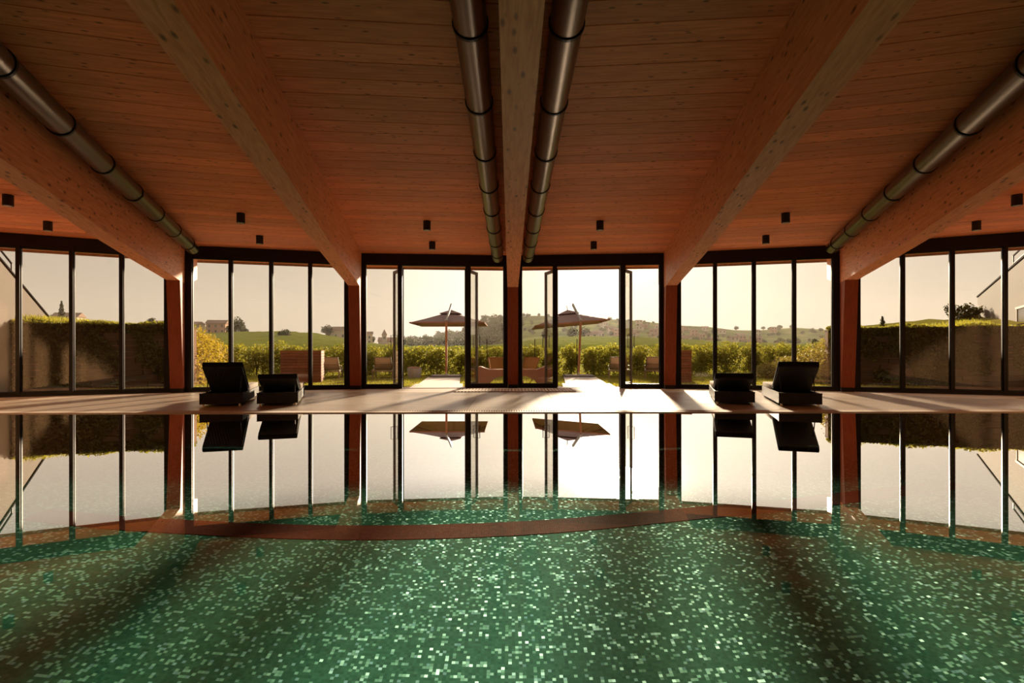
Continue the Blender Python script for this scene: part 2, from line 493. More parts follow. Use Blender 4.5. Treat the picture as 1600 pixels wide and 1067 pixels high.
# ================================================================== plan geometry of the fan-shaped hall
RAD = 23.12
CY = 14.0 - RAD
def pt(deg, s, off=0.0):
    a = R_(deg); rho = RAD + s
    return (rho*math.sin(a) + off*math.cos(a), CY + rho*math.cos(a) - off*math.sin(a))
def interp(tab, x):
    xs = [p[0] for p in tab]; ys = [p[1] for p in tab]
    return float(np.interp(x, xs, ys))
CEIL = [(-24, 4.15), (-16, 3.95), (-13, 3.86), (-9.6, 3.735), (-7.5, 3.655), (-5, 3.585), (-3, 3.54), (0, 3.475), (2.0, 3.42)]
UND = [(-24, 3.40), (-16, 3.22), (-10.8, 2.985), (-9, 2.915), (-7.6, 2.855), (-6.2, 2.785), (-5, 2.72), (-3, 2.65), (-1.2, 2.60), (0, 2.56), (.15, 2.57), (1.3, 2.84)]
def ceil_z(s): return interp(CEIL, s)
def und_z(s): return interp(UND, s)
S_BACK = -19.0
WATER_Z = -0.016
POOL_Y1, POOL_Y0 = 8.39, -2.0
FLOOR_Z = -1.43
TP = .491   # pool side slope
def pool_x(y): return (y-CY)*TP

# ------------------------------------------------------------------ structure: deck, pool shell
T30 = math.tan(R_(30))
mb = MB()
# floor slab pieces around the pool (grout level), 0.35 thick
def slab(mb, poly, z0, z1): mb.prism(poly, z0, z1)
front = [(-pool_x(POOL_Y1)-1.6, POOL_Y1)] + [( (8.6+1.6), POOL_Y1)]
arc = [pt(d, 0.05) for d in (30, 20, 10, 0, -10, -20, -30)]
slab(mb, [(-pool_x(POOL_Y1), POOL_Y1), (pool_x(POOL_Y1), POOL_Y1), ((POOL_Y1-CY)*T30, POOL_Y1)] + arc + [(-(POOL_Y1-CY)*T30, POOL_Y1)], -1.4, -.012)
for sg in (-1, 1):
    slab(mb, [(sg*pool_x(POOL_Y0), POOL_Y0), (sg*pool_x(POOL_Y1), POOL_Y1), (sg*(POOL_Y1-CY)*T30, POOL_Y1), (sg*(POOL_Y0-CY)*T30, POOL_Y0)], -1.4, 0)
slab(mb, [(-(POOL_Y0-CY)*T30, POOL_Y0), ((POOL_Y0-CY)*T30, POOL_Y0), ((-5-CY)*T30, -5), (-(-5-CY)*T30, -5)], -1.4, 0)
floor = mb.build('floor', M['grout'], kind='structure')

# large deck tiles, each its own piece
row_y = [8.62, 9.57, 10.52, 11.47, 12.40]
tw = 1.55
tile_me = {}
for ri in range(4):
    y0, y1 = row_y[ri], row_y[ri+1]
    me_b = MB().box(-tw/2+.003, tw/2-.003, .003, (y1-y0)-.003, -.014, 0)
    first = me_b.build('tile', M['deck'], floor, loc=(-7*tw + (.5 if ri % 2 else 0)*tw, y0, 0))
    lim = (y0-CY)*T30
    first.location = (-6*tw, y0, 0)
    for i in range(-5, 7):
        c = first.copy(); COL.objects.link(c); c.location = (i*tw, y0, 0)
        # rows stay inside the fan
mb = MB()   # pale stone strip between deck tiles and glazing (follows the facade)
strip = [(-7.6, 12.415), (7.6, 12.415), pt(20, -.02)] + [pt(d, -.02) for d in (10, 0, -10, -20)]
mb.prism(strip, -.012, .001)
for sg in (-1, 1):
    a = [(sg*7.61, 12.415), pt(20*sg, -.02), pt(30*sg, -.02), (sg*9.32, 8.62+1.9)]
    mb.prism(a if sg > 0 else a, -.012, .0005)
mb.build('floor_strip', M['stone_strip'], floor)
# door mat grille in the floor at the centre
gr = empty('floor_grille', (0, 12.47, 0), 0, 'long slatted floor grille between the two open doorways', 'grille')
MB().box(-1.40, 1.50, 0, 1.02, .001, .004).build('tray', M['base_dark'], gr)
slat = MB().box(-.030, .030, .02, 1.0, .004, .022).build('slat', M['path'], gr, loc=(-1.36, 0, 0))
for i in range(1, 36):
    c = slat.copy(); COL.objects.link(c); c.location = (-1.36+i*.0805, 0, 0)

# overflow edge of the pool
ed = MB().box(-8.6, 8.6, POOL_Y1-.02, POOL_Y1+.05, -.10, -.002).build('pool_coping', M['path'], label='pale stone lip along the far side of the pool', cat='coping')
g = MB()
x = -8.6
for i in range(430):
    g.box(-8.6+i*.04, -8.6+i*.04+.026, POOL_Y1+.055, POOL_Y1+.215, -.012, -.001)
g2 = g.build('overflow_grating', M['path'], ed, kind='stuff')
MB().box(-8.6, 8.6, POOL_Y1+.215, POOL_Y1+.228, -.012, 0).build('coping_trim', M['path'], ed)

# pool basin
pb = MB()
px1, px0 = pool_x(POOL_Y1), pool_x(POOL_Y0)
pool = MB().prism([(-px0, POOL_Y0), (px0, POOL_Y0), (px1, POOL_Y1), (-px1, POOL_Y1)], FLOOR_Z-.12, FLOOR_Z).build('pool_floor', M['mosaic'], kind='structure')
MB().box(-px1, px1, POOL_Y1-.025, POOL_Y1-.005, FLOOR_Z, -.04).build('pool_wall', M['mosaic_wall'], pool)
for sg in (-1, 1):
    MB().obox((sg*px0, POOL_Y0), (sg*px1, POOL_Y1), .02, FLOOR_Z, -.002, 0.012*sg).build('pool_wall', M['mosaic_wall'], pool)
MB().box(-px0, px0, POOL_Y0, POOL_Y0+.02, FLOOR_Z, -.002).build('pool_wall', M['mosaic_wall'], pool)
# dark red band
BANDPX = [(60, 802), (110, 808), (190, 816), (400, 828), (550, 832), (700, 830), (830, 825), (960, 815), (1100, 801), (1240, 790), (1325, 778), (1404, 770), (1500, 757)]
old_band = [(-6.6, 7.55), (-5.9, 7.04), (-5.0, 6.80), (-4.1, 6.63), (-3.14, 6.51), (-1.93, 6.42), (-.8, 6.46), (.24, 6.585), (1.4, 6.85), (2.61, 7.19), (4.0, 7.56), (5.06, 7.93), (5.98, 8.2), (6.6, 8.36)]
band = []
for (xp, yp) in BANDPX:      # where the band lies on the floor, seen through the water surface
    tt = (yp-549)/830*math.cos(math.atan((xp-800)/830)); th = math.atan(tt)
    thr = math.acos(math.cos(th)/1.333)
    dist = (CAM_Z-WATER_Z)/tt + (WATER_Z-FLOOR_Z)/math.tan(thr)
    az = math.atan((xp-800)/830)
    band.append((dist*math.sin(az)-.07, dist*math.cos(az)))
bx = [p[0] for p in band]; by = [p[1] for p in band]
# smooth resample
xs = np.linspace(bx[0], bx[-1], 90)
ys = np.interp(xs, bx, by)
for _ in range(12):
    ys[1:-1] = (ys[:-2]+ys[1:-1]*2+ys[2:])/4
mb = MB(); n = len(xs)
for i in range(n):
    hw = .125
    for (yy, zz) in ((ys[i]-hw, FLOOR_Z), (ys[i]-hw, FLOOR_Z+.008), (ys[i]+hw, FLOOR_Z+.008), (ys[i]+hw, FLOOR_Z)):
        mb.v.append((xs[i], min(yy, 8.36), zz))
for i in range(n-1):
    a = i*4; b = a+4
    for k in range(3): mb.f.append((a+k, b+k, b+k+1, a+k+1))
mb.build('red_tile_band', M['mosaic_red'], label='dark red mosaic band curving across the green pool floor', cat='tile band')
# water
# (sheet extended unseen inside the deck slab so refracted sun reaches the pool floor)
wpts = [pt(d, -.15) + (WATER_Z,) for d in np.linspace(-28.5, 28.5, 15)] + [((POOL_Y0-CY)*.54, POOL_Y0, WATER_Z), (-(POOL_Y0-CY)*.54, POOL_Y0, WATER_Z)]
wpts = wpts[::-1]
wv = fast_mesh('pool_water', wpts, [tuple(range(len(wpts)))], len(wpts))
water_o = link_mesh('pool_water', wv, M['water'], label='still mirror-like green pool water filling the foreground', cat='water', kind='stuff')

water_o.cycles.is_caustics_caster = True
for o in bpy.data.objects:
    if o.name.startswith('pool_floor') or o.name.startswith('pool_wall') or o.name.startswith('red_tile'):
        o.cycles.is_caustics_receiver = True
# ------------------------------------------------------------------ ceiling: roof slab + individual boards
mb = MB()
ss = list(np.linspace(S_BACK, 2.0, 22))
for b in range(-3, 3):
    a0, a1 = b*10, b*10+10
    for i in range(len(ss)-1):
        s0, s1 = ss[i], ss[i+1]
        q = [pt(a0, s0), pt(a1, s0), pt(a1, s1), pt(a0, s1)]
        z = [ceil_z(s0), ceil_z(s0), ceil_z(s1), ceil_z(s1)]
        mb.hexa([(q[k][0], q[k][1], z[k]+.045) for k in range(4)] + [(q[k][0], q[k][1], z[k]+.40) for k in range(4)])
ceiling = mb.build('ceiling', M['soffit'], kind='structure')
PW = .305
i = 0; s1 = 1.86
far_b = MB()
c5, s5 = math.cos(R_(5)), math.sin(R_(5))
while s1 > S_BACK+.4:
    s0 = s1 - PW
    def corner(s, sg, dz, g): return (sg*((RAD+s)*s5-.004), CY+(RAD+s)*c5, ceil_z(s)+dz)
    # bottom ring slightly narrower = open joint
    e = .006
    c8 = [corner(s0+e, -1, 0, 0), corner(s0+e, 1, 0, 0), corner(s1-e, 1, 0, 0), corner(s1-e, -1, 0, 0), corner(s0+e*.3, -1, .044, 0), corner(s0+e*.3, 1, .044, 0), corner(s1-e*.3, 1, .044, 0), corner(s1-e*.3, -1, .044, 0)]
    # local frame pivoted at circle centre so that six bays share the mesh
    c8l = [(p[0], p[1]-CY, p[2]) for p in c8]
    if s1 > -11.2:
        m_ = MB().hexa(c8l)
        p0 = m_.build('plank', M['ceil_wood'], ceiling, loc=(0, CY, 0), rz=-R_(-25))
        for k in (-15, -5, 5, 15, 25):
            c = p0.copy(); COL.objects.link(c); c.rotation_euler = (0, 0, -R_(k))
    else:
        for k in (-25, -15, -5, 5, 15, 25):
            rot = Matrix.Rotation(-R_(k), 3, 'Z')
            far_b.hexa([tuple(rot @ Vector(p) + Vector((0, CY, 0))) for p in c8l])
    s1 = s0
far_b.build('plank_field', M['ceil_wood'], ceiling, kind='stuff')

# fascia at the eave
fa = None
for b in range(-3, 3):
    o = MB().obox(pt(b*10, 2.0), pt(b*10+10, 2.0), .06, 3.385, 3.86).build('trim_%d' % (b+4), M['soffit'], kind='structure')

# back and side walls (never in view, they close the room)
def wall(name, p, q, z0=-1.4, z1=4.4, t=.25, mat='wall_plain', off=0.0):
    return MB().obox(p, q, t, z0, z1, off).build(name, M[mat], kind='structure')
wall('wall_back', (-2.6, -5.05), (2.6, -5.05))
wall('wall_left', pt(-30, -19.2, -.16), pt(-30, -.25, -.16))
wall('wall_right', pt(30, -19.2, .16), pt(30, -.25, .16))

# ------------------------------------------------------------------ glulam beams and columns
BT = .27
place_words = {-3: 'at the far left edge', -2: 'second from the middle on the left, over the outermost left column', -1: 'first one left of the middle', 0: 'in the exact middle of the ceiling between two ducts', 1: 'first one right of the middle', 2: 'second from the middle on the right, beside a single duct', 3: 'at the far right edge'}
for k in range(-3, 4):
    deg = k*10
    # local frame: y = radial from circle centre, x = across
    prof = []
    ssb = [-18.8, -16, -13, -10.8, -9, -7.6, -6.2, -5, -4, -3, -2, -1.2, -.5]
    if abs(k) == 3: ssb = [s for s in ssb]
    poly = [(RAD+s, und_z(s)) for s in ssb] + [(RAD+.15, 2.57), (RAD+1.31, 2.84), (RAD+1.31, ceil_z(1.31)-.004)]
    poly += [(RAD+s, ceil_z(s)-.004) for s in (0, -3, -5, -7.5, -9.6, -13, -16, -18.8)]
    mb = MB().prism(poly, -BT/2, BT/2, axis='x')
    lab = {-3: 'glulam roof beam against the left side wall', -2: 'glulam roof beam running to the outer left column', -1: 'glulam roof beam left of the central ducts, without duct', 0: 'glulam roof beam in the middle between two steel ducts', 1: 'glulam roof beam right of the central ducts, without duct', 2: 'glulam roof beam running to the outer right column', 3: 'glulam roof beam against the right side wall'}[k]
    mb.build('roof_beam', M['glulam'], loc=(0, CY, 0), rz=-R_(deg), label=lab, cat='beam')
    # column: inner face leans inwards towards the top
    poly = [(-.24, .10), (.10, .10), (.10, und_z(0)+.02), (-.56, und_z(-.5)+.002)]
    lab = {-3: 'timber column at the left end of the glazing', -2: 'timber column left of the left sun loungers', -1: 'timber column between the left doorway and the windows', 0: 'timber column in the middle between both doorways', 1: 'timber column between the right doorway and the windows', 2: 'timber column right of the right sun loungers', 3: 'timber column at the right end of the glazing'}[k]
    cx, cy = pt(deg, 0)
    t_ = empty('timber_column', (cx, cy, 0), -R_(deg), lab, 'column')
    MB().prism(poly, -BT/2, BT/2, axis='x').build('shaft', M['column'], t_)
    MB().box(-BT/2+.012, BT/2-.012, -.23, .10, 0, .10).build('base_shoe', M['black_metal'], t_)
    if abs(k) <= 1:
        s_ = MB().box(-.042, .042, -.353, -.333, 1.54, 1.66).build('call_point', M['plate'], t_)
        s_.location.y = .001
        MB().box(-.026, .026, -.357, -.352, 1.565, 1.635).build('button', M['black_metal'], s_)

# ------------------------------------------------------------------ ducts
def duct(deg, off, label):
    t_ = empty('ventilation_duct', (0, CY, 0), -R_(deg), label, 'duct', 'steel ventilation ducts under the ceiling')
    ys = list(np.linspace(RAD-18.5, RAD-.62, 16))
    def cz(y): return ceil_z(y-RAD)-.165
    MB().tube([(off, y, cz(y)) for y in ys], .135, 32).build('pipe', M['duct'], t_, smooth=True)
    y = RAD-1.15; first = None
    while y > RAD-13:
        a = []
        m = MB()
        n = 28
        dz = (cz(y+.02)-cz(y-.02))/.04
        for yy in (y-.016, y+.016):
            for r in (.136, .146):
                for i in range(n):
                    t = 2*PI*i/n; m.v.append((off+r*math.cos(t), yy, cz(yy)+r*math.sin(t)))
        for i in range(n):
            j = (i+1) % n
            A0, A1, B0, B1 = i, n+i, 2*n+i, 3*n+i
            a0, a1, b0, b1 = j, n+j, 2*n+j, 3*n+j
            m.f += [(A1, a1, b1, B1), (A0, A1, B1, B0)[:0] or (A0, a0, a1, A1), (B0, B1, b1, b0)]
        st = m.build('clamp_ring', M['black_metal'], t_)
        MB().box(off-.008, off+.008, y-.012, y+.012, cz(y)+.14, ceil_z(y-RAD)+.004).build('hanger', M['black_metal'], t_)
        y -= 1.23
duct(0, -.385, 'round steel duct just left of the middle beam')
duct(0, .385, 'round steel duct just right of the middle beam')
duct(-20, .40, 'dim steel duct beside the beam at upper left')
duct(20, -.40, 'dim steel duct beside the beam at upper right')

# ------------------------------------------------------------------ downlights
lamp0 = None
for b in range(-3, 3):
    for j, s in enumerate((-3.35, -1.55)):
        deg = b*10+5
        x, y = pt(deg, s - RAD*(1-c5)*0)
        rho = (RAD+s)*1.0
        z = ceil_z(s+.03)
        side = 'left' if b < 0 else 'right'
        num = {0: 'nearest the middle beam', 1: 'above the indoor loungers', 2: 'outermost'}[(-b-1) if b < 0 else b]
        lab = 'black cylinder downlight on the %s ceiling, %s, %s' % (side, num, 'closer to the glass' if j else 'farther from the glass')
        if lamp0 is None:
            lamp0 = empty('ceiling_downlight', (x, y, z), 0)
            MB().lathe([(.074, -.175), (.074, .012)], 24).build('housing', M['lamp_black'], lamp0, smooth=True)
            MB().lathe([(.076, -.180), (.076, -.172)], 24).build('rim', M['lamp_black'], lamp0, smooth=True)
            MB().lathe([(.052, -.184), (.052, -.180)], 20).build('lens', M['lamp_glass'], lamp0)
            o = lamp0
        else:
            o = copy_tree(lamp0); o.location = (x, y, z)
        props(o, lab, 'downlight', 'black downlights along the ceiling edge')

# ------------------------------------------------------------------ glazing
HZ0, HZ1 = 3.225, 3.47     # header band
GL = None
def seg_pt(k, t, clear=.20):
    """point along the clear zone of bay k (between beam k and k+1)"""
    A = Vector(pt(k*10, 0)); B = Vector(pt(k*10+10, 0)); u = (B-A).normalized(); L = (B-A).length
    return A + u*(clear + t*(L-2*clear)), u
def local_bay(k):
    A = Vector(pt(k*10, 0)); B = Vector(pt(k*10+10, 0))
    return A, (B-A).length, math.atan2(B.y-A.y, B.x-A.x)

def window_bay(k, n):
    A, L, rz = local_bay(k)
    w = empty('window_%d' % n, (A.x, A.y, 0), rz, kind='structure')
    c = .135
    MB().box(c, L-c, -.06, .10, HZ0, HZ1).build('header', M['header'], w)
    MB().box(c, L-c, -.05, .05, HZ0-.045, HZ0).build('head_rail', M['black_metal'], w)
    MB().box(c, L-c, -.06, .06, 0, .095).build('sill_rail', M['black_metal'], w)
    MB().box(c, L-c, -.085, -.06, 0, .03).build('floor_drip', M['black_metal'], w)
    # posts
    cl = .21
    pos = [cl + i*(L-2*cl)/4 for i in range(5)]
    for i, x in enumerate(pos):
        hw = .075 if i in (0, 4) else .034
        x_ = x - (.0 if i not in (0, 4) else 0)
        d = .075
        m = MB().box(x_-hw, x_+hw, -d, d*.6, .0, HZ0+.001)
        m.build('mullion' if i not in (0, 4) else 'corner_post', M['black_metal'], w)
    for i in range(4):
        x0 = pos[i] + (.075 if i == 0 else .034); x1 = pos[i+1] - (.075 if i == 3 else .034)
        MB().box(x0-.006, x1+.006, .005, .011, .09, HZ0-.04).build('glass_pane', M['glass'], w)
        f = MB(); e = .016
        f.box(x0, x0+e, -.03, .03, .095, HZ0-.045); f.box(x1-e, x1, -.03, .03, .095, HZ0-.045)
        f.box(x0+e, x1-e, -.03, .03, .095, .095+e); f.box(x0+e, x1-e, -.03, .03, HZ0-.045-e, HZ0-.045)
        f.build('sash', M['black_metal'], w)
    return w
wn_ = 1
for k in (-3, -2):
    window_bay(k, wn_); wn_ += 1

def door_bay(k, dn, wn0):
    A, L, rz = local_bay(k)
    c = .135
    # fractions measured from left end: mirrored for the right-hand bay
    # pane | jamb | opening | jamb | pane
    J = [(1.065, 1.165), (2.79, 2.91)]
    for idx, (x0, x1) in enumerate(((c+.0, J[0][0]), (J[1][1], L-c))):
        w = empty('window_%d' % (wn0+idx), (A.x, A.y, 0), rz, kind='structure')
        MB().box(x0, x1, -.06, .10, HZ0, HZ1).build('header', M['header'], w)
        MB().box(x0, x1, -.06, .06, 0, .10).build('sill_rail', M['black_metal'], w)
        cp = (x0, x0+.10) if idx == 0 else (x1-.10, x1)
        MB().box(cp[0], cp[1], -.075, .06, 0, HZ0).build('corner_post', M['black_metal'], w)
        g0, g1 = (x0+.10, x1) if idx == 0 else (x0, x1-.10)
        MB().box(g0, g1, -.05, .05, HZ0-.045, HZ0).build('head_rail', M['black_metal'], w)
        MB().box(g0, g1, .005, .011, .095, HZ0-.04).build('glass_pane', M['glass'], w)
        f = MB(); e = .018
        f.box(g0, g0+e, -.03, .03, .10, HZ0-.045); f.box(g1-e, g1, -.03, .03, .10, HZ0-.045)
        f.box(g0+e, g1-e, -.03, .03, .10, .10+e)
        f.build('sash', M['black_metal'], w)
    d = empty('door_%d' % dn, (A.x, A.y, 0), rz, kind='structure')
    xa, xb = J[0][1], J[1][0]
    MB().box(J[0][0], J[1][1], -.065, .10, HZ0-.055, HZ1).build('header', M['header'], d)
    for (x0, x1) in J:
        MB().box(x0, x1, -.08, .07, 0, HZ0-.055).build('jamb', M['black_metal'], d)
    MB().box(xa, xb, -.05, .06, 0, .012).build('threshold', M['chrome'], d)
    # two leaves folded outwards
    LW = (xb-xa)/2 - .01
    for sg, hx in ((-1, xa), (1, xb)):
        # angle of leaf measured from straight out
        out = {(-1, -1): -24, (-1, 1): 24, (0, -1): -24, (0, 1): 30}[(k, sg)]
        lf = empty('door_leaf', (hx, .085, 0), -R_(out), parent=d)
        e = .075
        fr = MB()
        fr.box(-.025, .025, 0, e, .02, 3.14); fr.box(-.025, .025, LW-e, LW, .02, 3.14)
        fr.box(-.025, .025, e, LW-e, .02, .13); fr.box(-.025, .025, e, LW-e, 3.065, 3.14)
        fr.build('leaf_frame', M['leaf_metal'], lf)
        MB().box(-.005, .005, e-.005, LW-e+.005, .125, 3.07).build('glass_pane', M['leaf_glass'], lf)
        # D pull handle near the free edge, on both faces
        for s2 in (-1, 1):
            hh = MB()
            yy = LW-.04
            hh.tube([(s2*.02, yy, 1.06), (s2*.09, yy, 1.06), (s2*.09, yy, 1.40), (s2*.02, yy, 1.40)], .011, 8)
            hh.build('pull_handle', M['black_metal'], lf)
door_bay(-1, 1, 3)
door_bay(0, 2, 5)
window_bay(1, 7); window_bay(2, 8)

# ------------------------------------------------------------------ indoor wicker loungers
def indoor_lounger(loc, rz, rise, label):
    """head end at local y=0 (towards the pool), feet to +y; width along x"""
    W2, L = .335, 2.05
    t = empty('sun_lounger', loc, rz, label, 'sun lounger', 'wicker sun loungers on the pool deck')
    b = MB()
    b.box(-W2, W2, 0, .03, .045, .225); b.box(-W2, W2, L-.03, L, .045, .225)
    b.box(-W2, -W2+.03, .03, L-.03, .045, .225); b.box(W2-.03, W2, .03, L-.03, .045, .225)
    b.box(-W2+.03, W2-.03, .03, L-.03, .06, .10)
    base = b.build('wicker_base', M['wicker'], t)
    MB().box(-W2-.004, W2+.004, -.004, .034, .222, .234).build('rim', M['wicker'], t)
    MB().box(-W2+.03, W2-.03, .86, L-.03, .175, .222).build('seat_panel', M['wicker'], t)
    for x in (-W2+.05, W2-.05):
        for y in (.05, L*.5, L-.05):
            MB().lathe([(.02, 0), (.02, .05)], 10, (x, y, 0)).build('foot', M['chrome'], t)
    MB().box(-W2+.01, W2-.01, .84, L-.01, .222, .315).build('mattress', M['cushion'], t, bevel=.02, smooth=True)
    # raised back: hinge at y=.86
    a = rise; BL = .88
    d = Vector((0, -math.cos(a), math.sin(a))); nrm_ = Vector((0, math.sin(a), math.cos(a)))
    h = Vector((0, .86, .215))
    def slabm(x0, x1, u0, u1, n0, n1):
        c = []
        for nn in (n0, n1):
            for (xx, uu) in ((x0, u0), (x1, u0), (x1, u1), (x0, u1)):
                p = h + d*uu + nrm_*nn; c.append((xx, p.y, p.z))
        return MB().hexa(c)
    slabm(-W2+.02, W2-.02, 0, BL, -.03, 0).build('backrest', M['wicker'], t, bevel=.006)
    slabm(-W2+.012, W2-.012, .02, BL+.02, .002, .085).build('back_cushion', M['cushion_dark'], t, bevel=.022, smooth=True)
    # prop strut
    for sx in (-1, 1):
        q = h + d*.62
        MB().tube([(sx*(W2-.07), q.y, q.z-.03), (sx*(W2-.07), .16 if rise > .5 else .22, .12)], .009, 8).build('strut', M['black_metal'], t)
    return t
A18 = R_(18)
def place_l(nearx, neary, side, rise, label):
    """near-inner corner given; side -1 = left group (radial leans left)"""
    ang = -18 if side < 0 else 18
    rz = -R_(ang)
    ux, uy = math.cos(rz), math.sin(rz)
    W2 = .335
    if side < 0:   # given near-right corner
        cx, cy = nearx - ux*W2, neary - uy*W2
    else:
        cx, cy = nearx + ux*W2, neary + uy*W2
    indoor_lounger((cx, cy, 0), rz, rise, label)
place_l(-4.78, 9.36, -1, R_(33), 'outer left wicker lounger with its back raised high, near the left column')
place_l(-3.86, 9.50, -1, R_(17.5), 'inner left wicker lounger with its back only slightly raised')
place_l(3.62, 9.58, 1, R_(17.5), 'inner right wicker lounger with its back only slightly raised')
place_l(4.60, 9.22, 1, R_(33), 'outer right wicker lounger with its back raised high, near the right column')

# ================================================================== outside
# lawn
mb = MB()
lawn_poly = [pt(d, .35) for d in (-26, -20, -10, 0, 10, 20, 26)]
lawn = [(x_, y_) for x_, y_ in lawn_poly] + [(16, 26), (-16, 26)]
lawn_o = MB().prism(lawn, -.5, -.02).build('lawn', M['lawn'], kind='structure')
# paving right outside the glass
MB().prism([pt(d, .05) for d in (-30, -20, -10, 0, 10, 20, 30)] + [pt(d, .80) for d in (30, 20, 10, 0, -10, -20, -30)], -.3, -.008).build('outdoor_paving', M['soil'], kind='structure')
for side, lab in ((-1, 'pale concrete garden path leading from the left doorway'), (1, 'pale concrete garden path leading from the right doorway')):
    d = 5*side
    p = MB()
    t_ = empty('garden_path', (0, CY, 0), -R_(d), lab, 'path')
    y0 = RAD*c5+.06
    ends = [y0, y0+1.9, y0+3.8, y0+6.0]
    for i in range(3):
        MB().box(-.60-.10*(i == 0), .60+.10*(i == 0), ends[i]+.004, ends[i+1]-.004, -.05, .004).build('slab', M['path'], t_)

# grass blades
def scatter_quads(P, size, jit=.4, up=0.0, rng=RNG, aspect=.6):
    n = len(P)
    a = rng.normal(size=(n, 3)); a[:, 2] += up
    a /= np.linalg.norm(a, axis=1)[:, None]
    b = rng.normal(size=(n, 3)); b -= (b*a).sum(1)[:, None]*a; b /= np.linalg.norm(b, axis=1)[:, None]
    s = size*(1+jit*(rng.random(n)-.5)*2)
    s = s[:, None]
    nn = np.cross(a, b)
    V = np.stack([P-a*s*.5, P+b*s*.5*aspect+nn*s*.08, P+a*s*.5, P-b*s*.5*aspect+nn*s*.08], 1).reshape(-1, 3)
    F = np.arange(4*n).reshape(-1, 4)
    return V, F
def leaf_mesh(name, P, size, **k):
    V, F = scatter_quads(P, size, **k)
    return fast_mesh(name, V, F, 4)
n = 42000
gx = RNG.uniform(-11.5, 11.5, n*2); gy = RNG.uniform(14.2, 22.3, n*2)
r_ = np.hypot(gx, gy-CY)
ang = np.degrees(np.arctan2(gx, gy-CY))
okm = (r_*np.cos(np.radians(np.minimum(np.abs(np.abs(ang)-5), 5))) > RAD+.85)
pathc = np.abs(np.abs(gx)*math.cos(R_(5)) - (gy-CY)*math.sin(R_(5)))
okm &= ~((pathc < .63) & (gy < 20.6))
gx, gy = gx[okm][:n], gy[okm][:n]
h = RNG.uniform(.02, .05, len(gx)); an = RNG.uniform(0, 2*PI, len(gx)); lean = RNG.normal(0, .014, (len(gx), 2))
wdt = .008
V = np.zeros((len(gx), 3, 3))
V[:, 0] = np.stack([gx-np.cos(an)*wdt, gy-np.sin(an)*wdt, np.full(len(gx), -.022)], 1)
V[:, 1] = np.stack([gx+np.cos(an)*wdt, gy+np.sin(an)*wdt, np.full(len(gx), -.022)], 1)
V[:, 2] = np.stack([gx+lean[:, 0], gy+lean[:, 1], -.02+h], 1)
gm = fast_mesh('grass', V.reshape(-1, 3), np.arange(len(gx)*3).reshape(-1, 3), 3)
link_mesh('grass', gm, M['grass_blade'], label='short sunlit lawn grass between the glass wall and the hedge', cat='grass', kind='stuff')

# ---- back hedge: separate shrubs in a row
def shrub_mesh(seed, w, d, h, n, size):
    rng = np.random.default_rng(seed)
    k = 26
    C = np.stack([rng.uniform(-w/2, w/2, k), rng.uniform(-d/2, d/2, k), np.linspace(.08*h, .84*h, k)], 1)
    Rr = rng.uniform(.16, .30, k)*h
    i = rng.integers(0, k, n)
    dv = rng.normal(size=(n, 3)); dv /= np.linalg.norm(dv, axis=1)[:, None]
    P = C[i] + dv*(Rr[i]*rng.uniform(.55, 1.05, n))[:, None]
    P[:, 2] = np.clip(P[:, 2], .02, h*1.06)
    return leaf_mesh('foliage', P, size, rng=rng)
hedge_me = [shrub_mesh(s, 1.0, .7, 1.2, 4000, .08) for s in (1, 2, 3, 4)]
def stem_mb(h, n=4, rng=random):
    m = MB()
    for i in range(n):
        a = rng.uniform(0, 6.28); r = rng.uniform(.03, .16)
        m.tube([(0, 0, 0), (math.cos(a)*r*.6, math.sin(a)*r*.6, h*.4), (math.cos(a)*r*1.6, math.sin(a)*r*1.6, h*.8)], [.018, .013, .006], 6)
    return m
stem_me = stem_mb(1.1).build('stem', M['bark'])
stem_src = stem_me.data; bpy.data.objects.remove(stem_me)
hx = np.arange(-13.2, 13.3, .92)
for i, x in enumerate(hx):
    y = 22.0 + .25*math.sin(i*1.7)
    o = empty('hedge_shrub', (x, y, -.02), random.uniform(0, 6.28), '%s leafy green shrub from the left in the hedge across the lawn' % ORD[i] if i < 30 else 'rightmost leafy green shrub of the hedge across the lawn', 'shrub', 'hedge shrubs behind the lawn')
    sc = random.uniform(.92, 1.06)
    o.scale = (1, 1, sc*(1.06 if abs(x) > 6 else 1.0))
    link_mesh('foliage', hedge_me[i % 4], M['laurel'], o)
    link_mesh('stem', stem_src, M['bark'], o)
# vine stakes in the hedge
for x, y, lab in ((-1.0, 21.3, 'thin dark stake in the hedge left of the middle column'), (.92, 21.3, 'thin dark stake in the hedge right of the middle column'), (2.62, 21.35, 'thin dark stake in the hedge beside the right parasol pole')):
    MB().tube([(x, y, -.02), (x, y, 1.45)], .016, 8).build('garden_stake', M['black_metal'], label=lab, cat='stake')

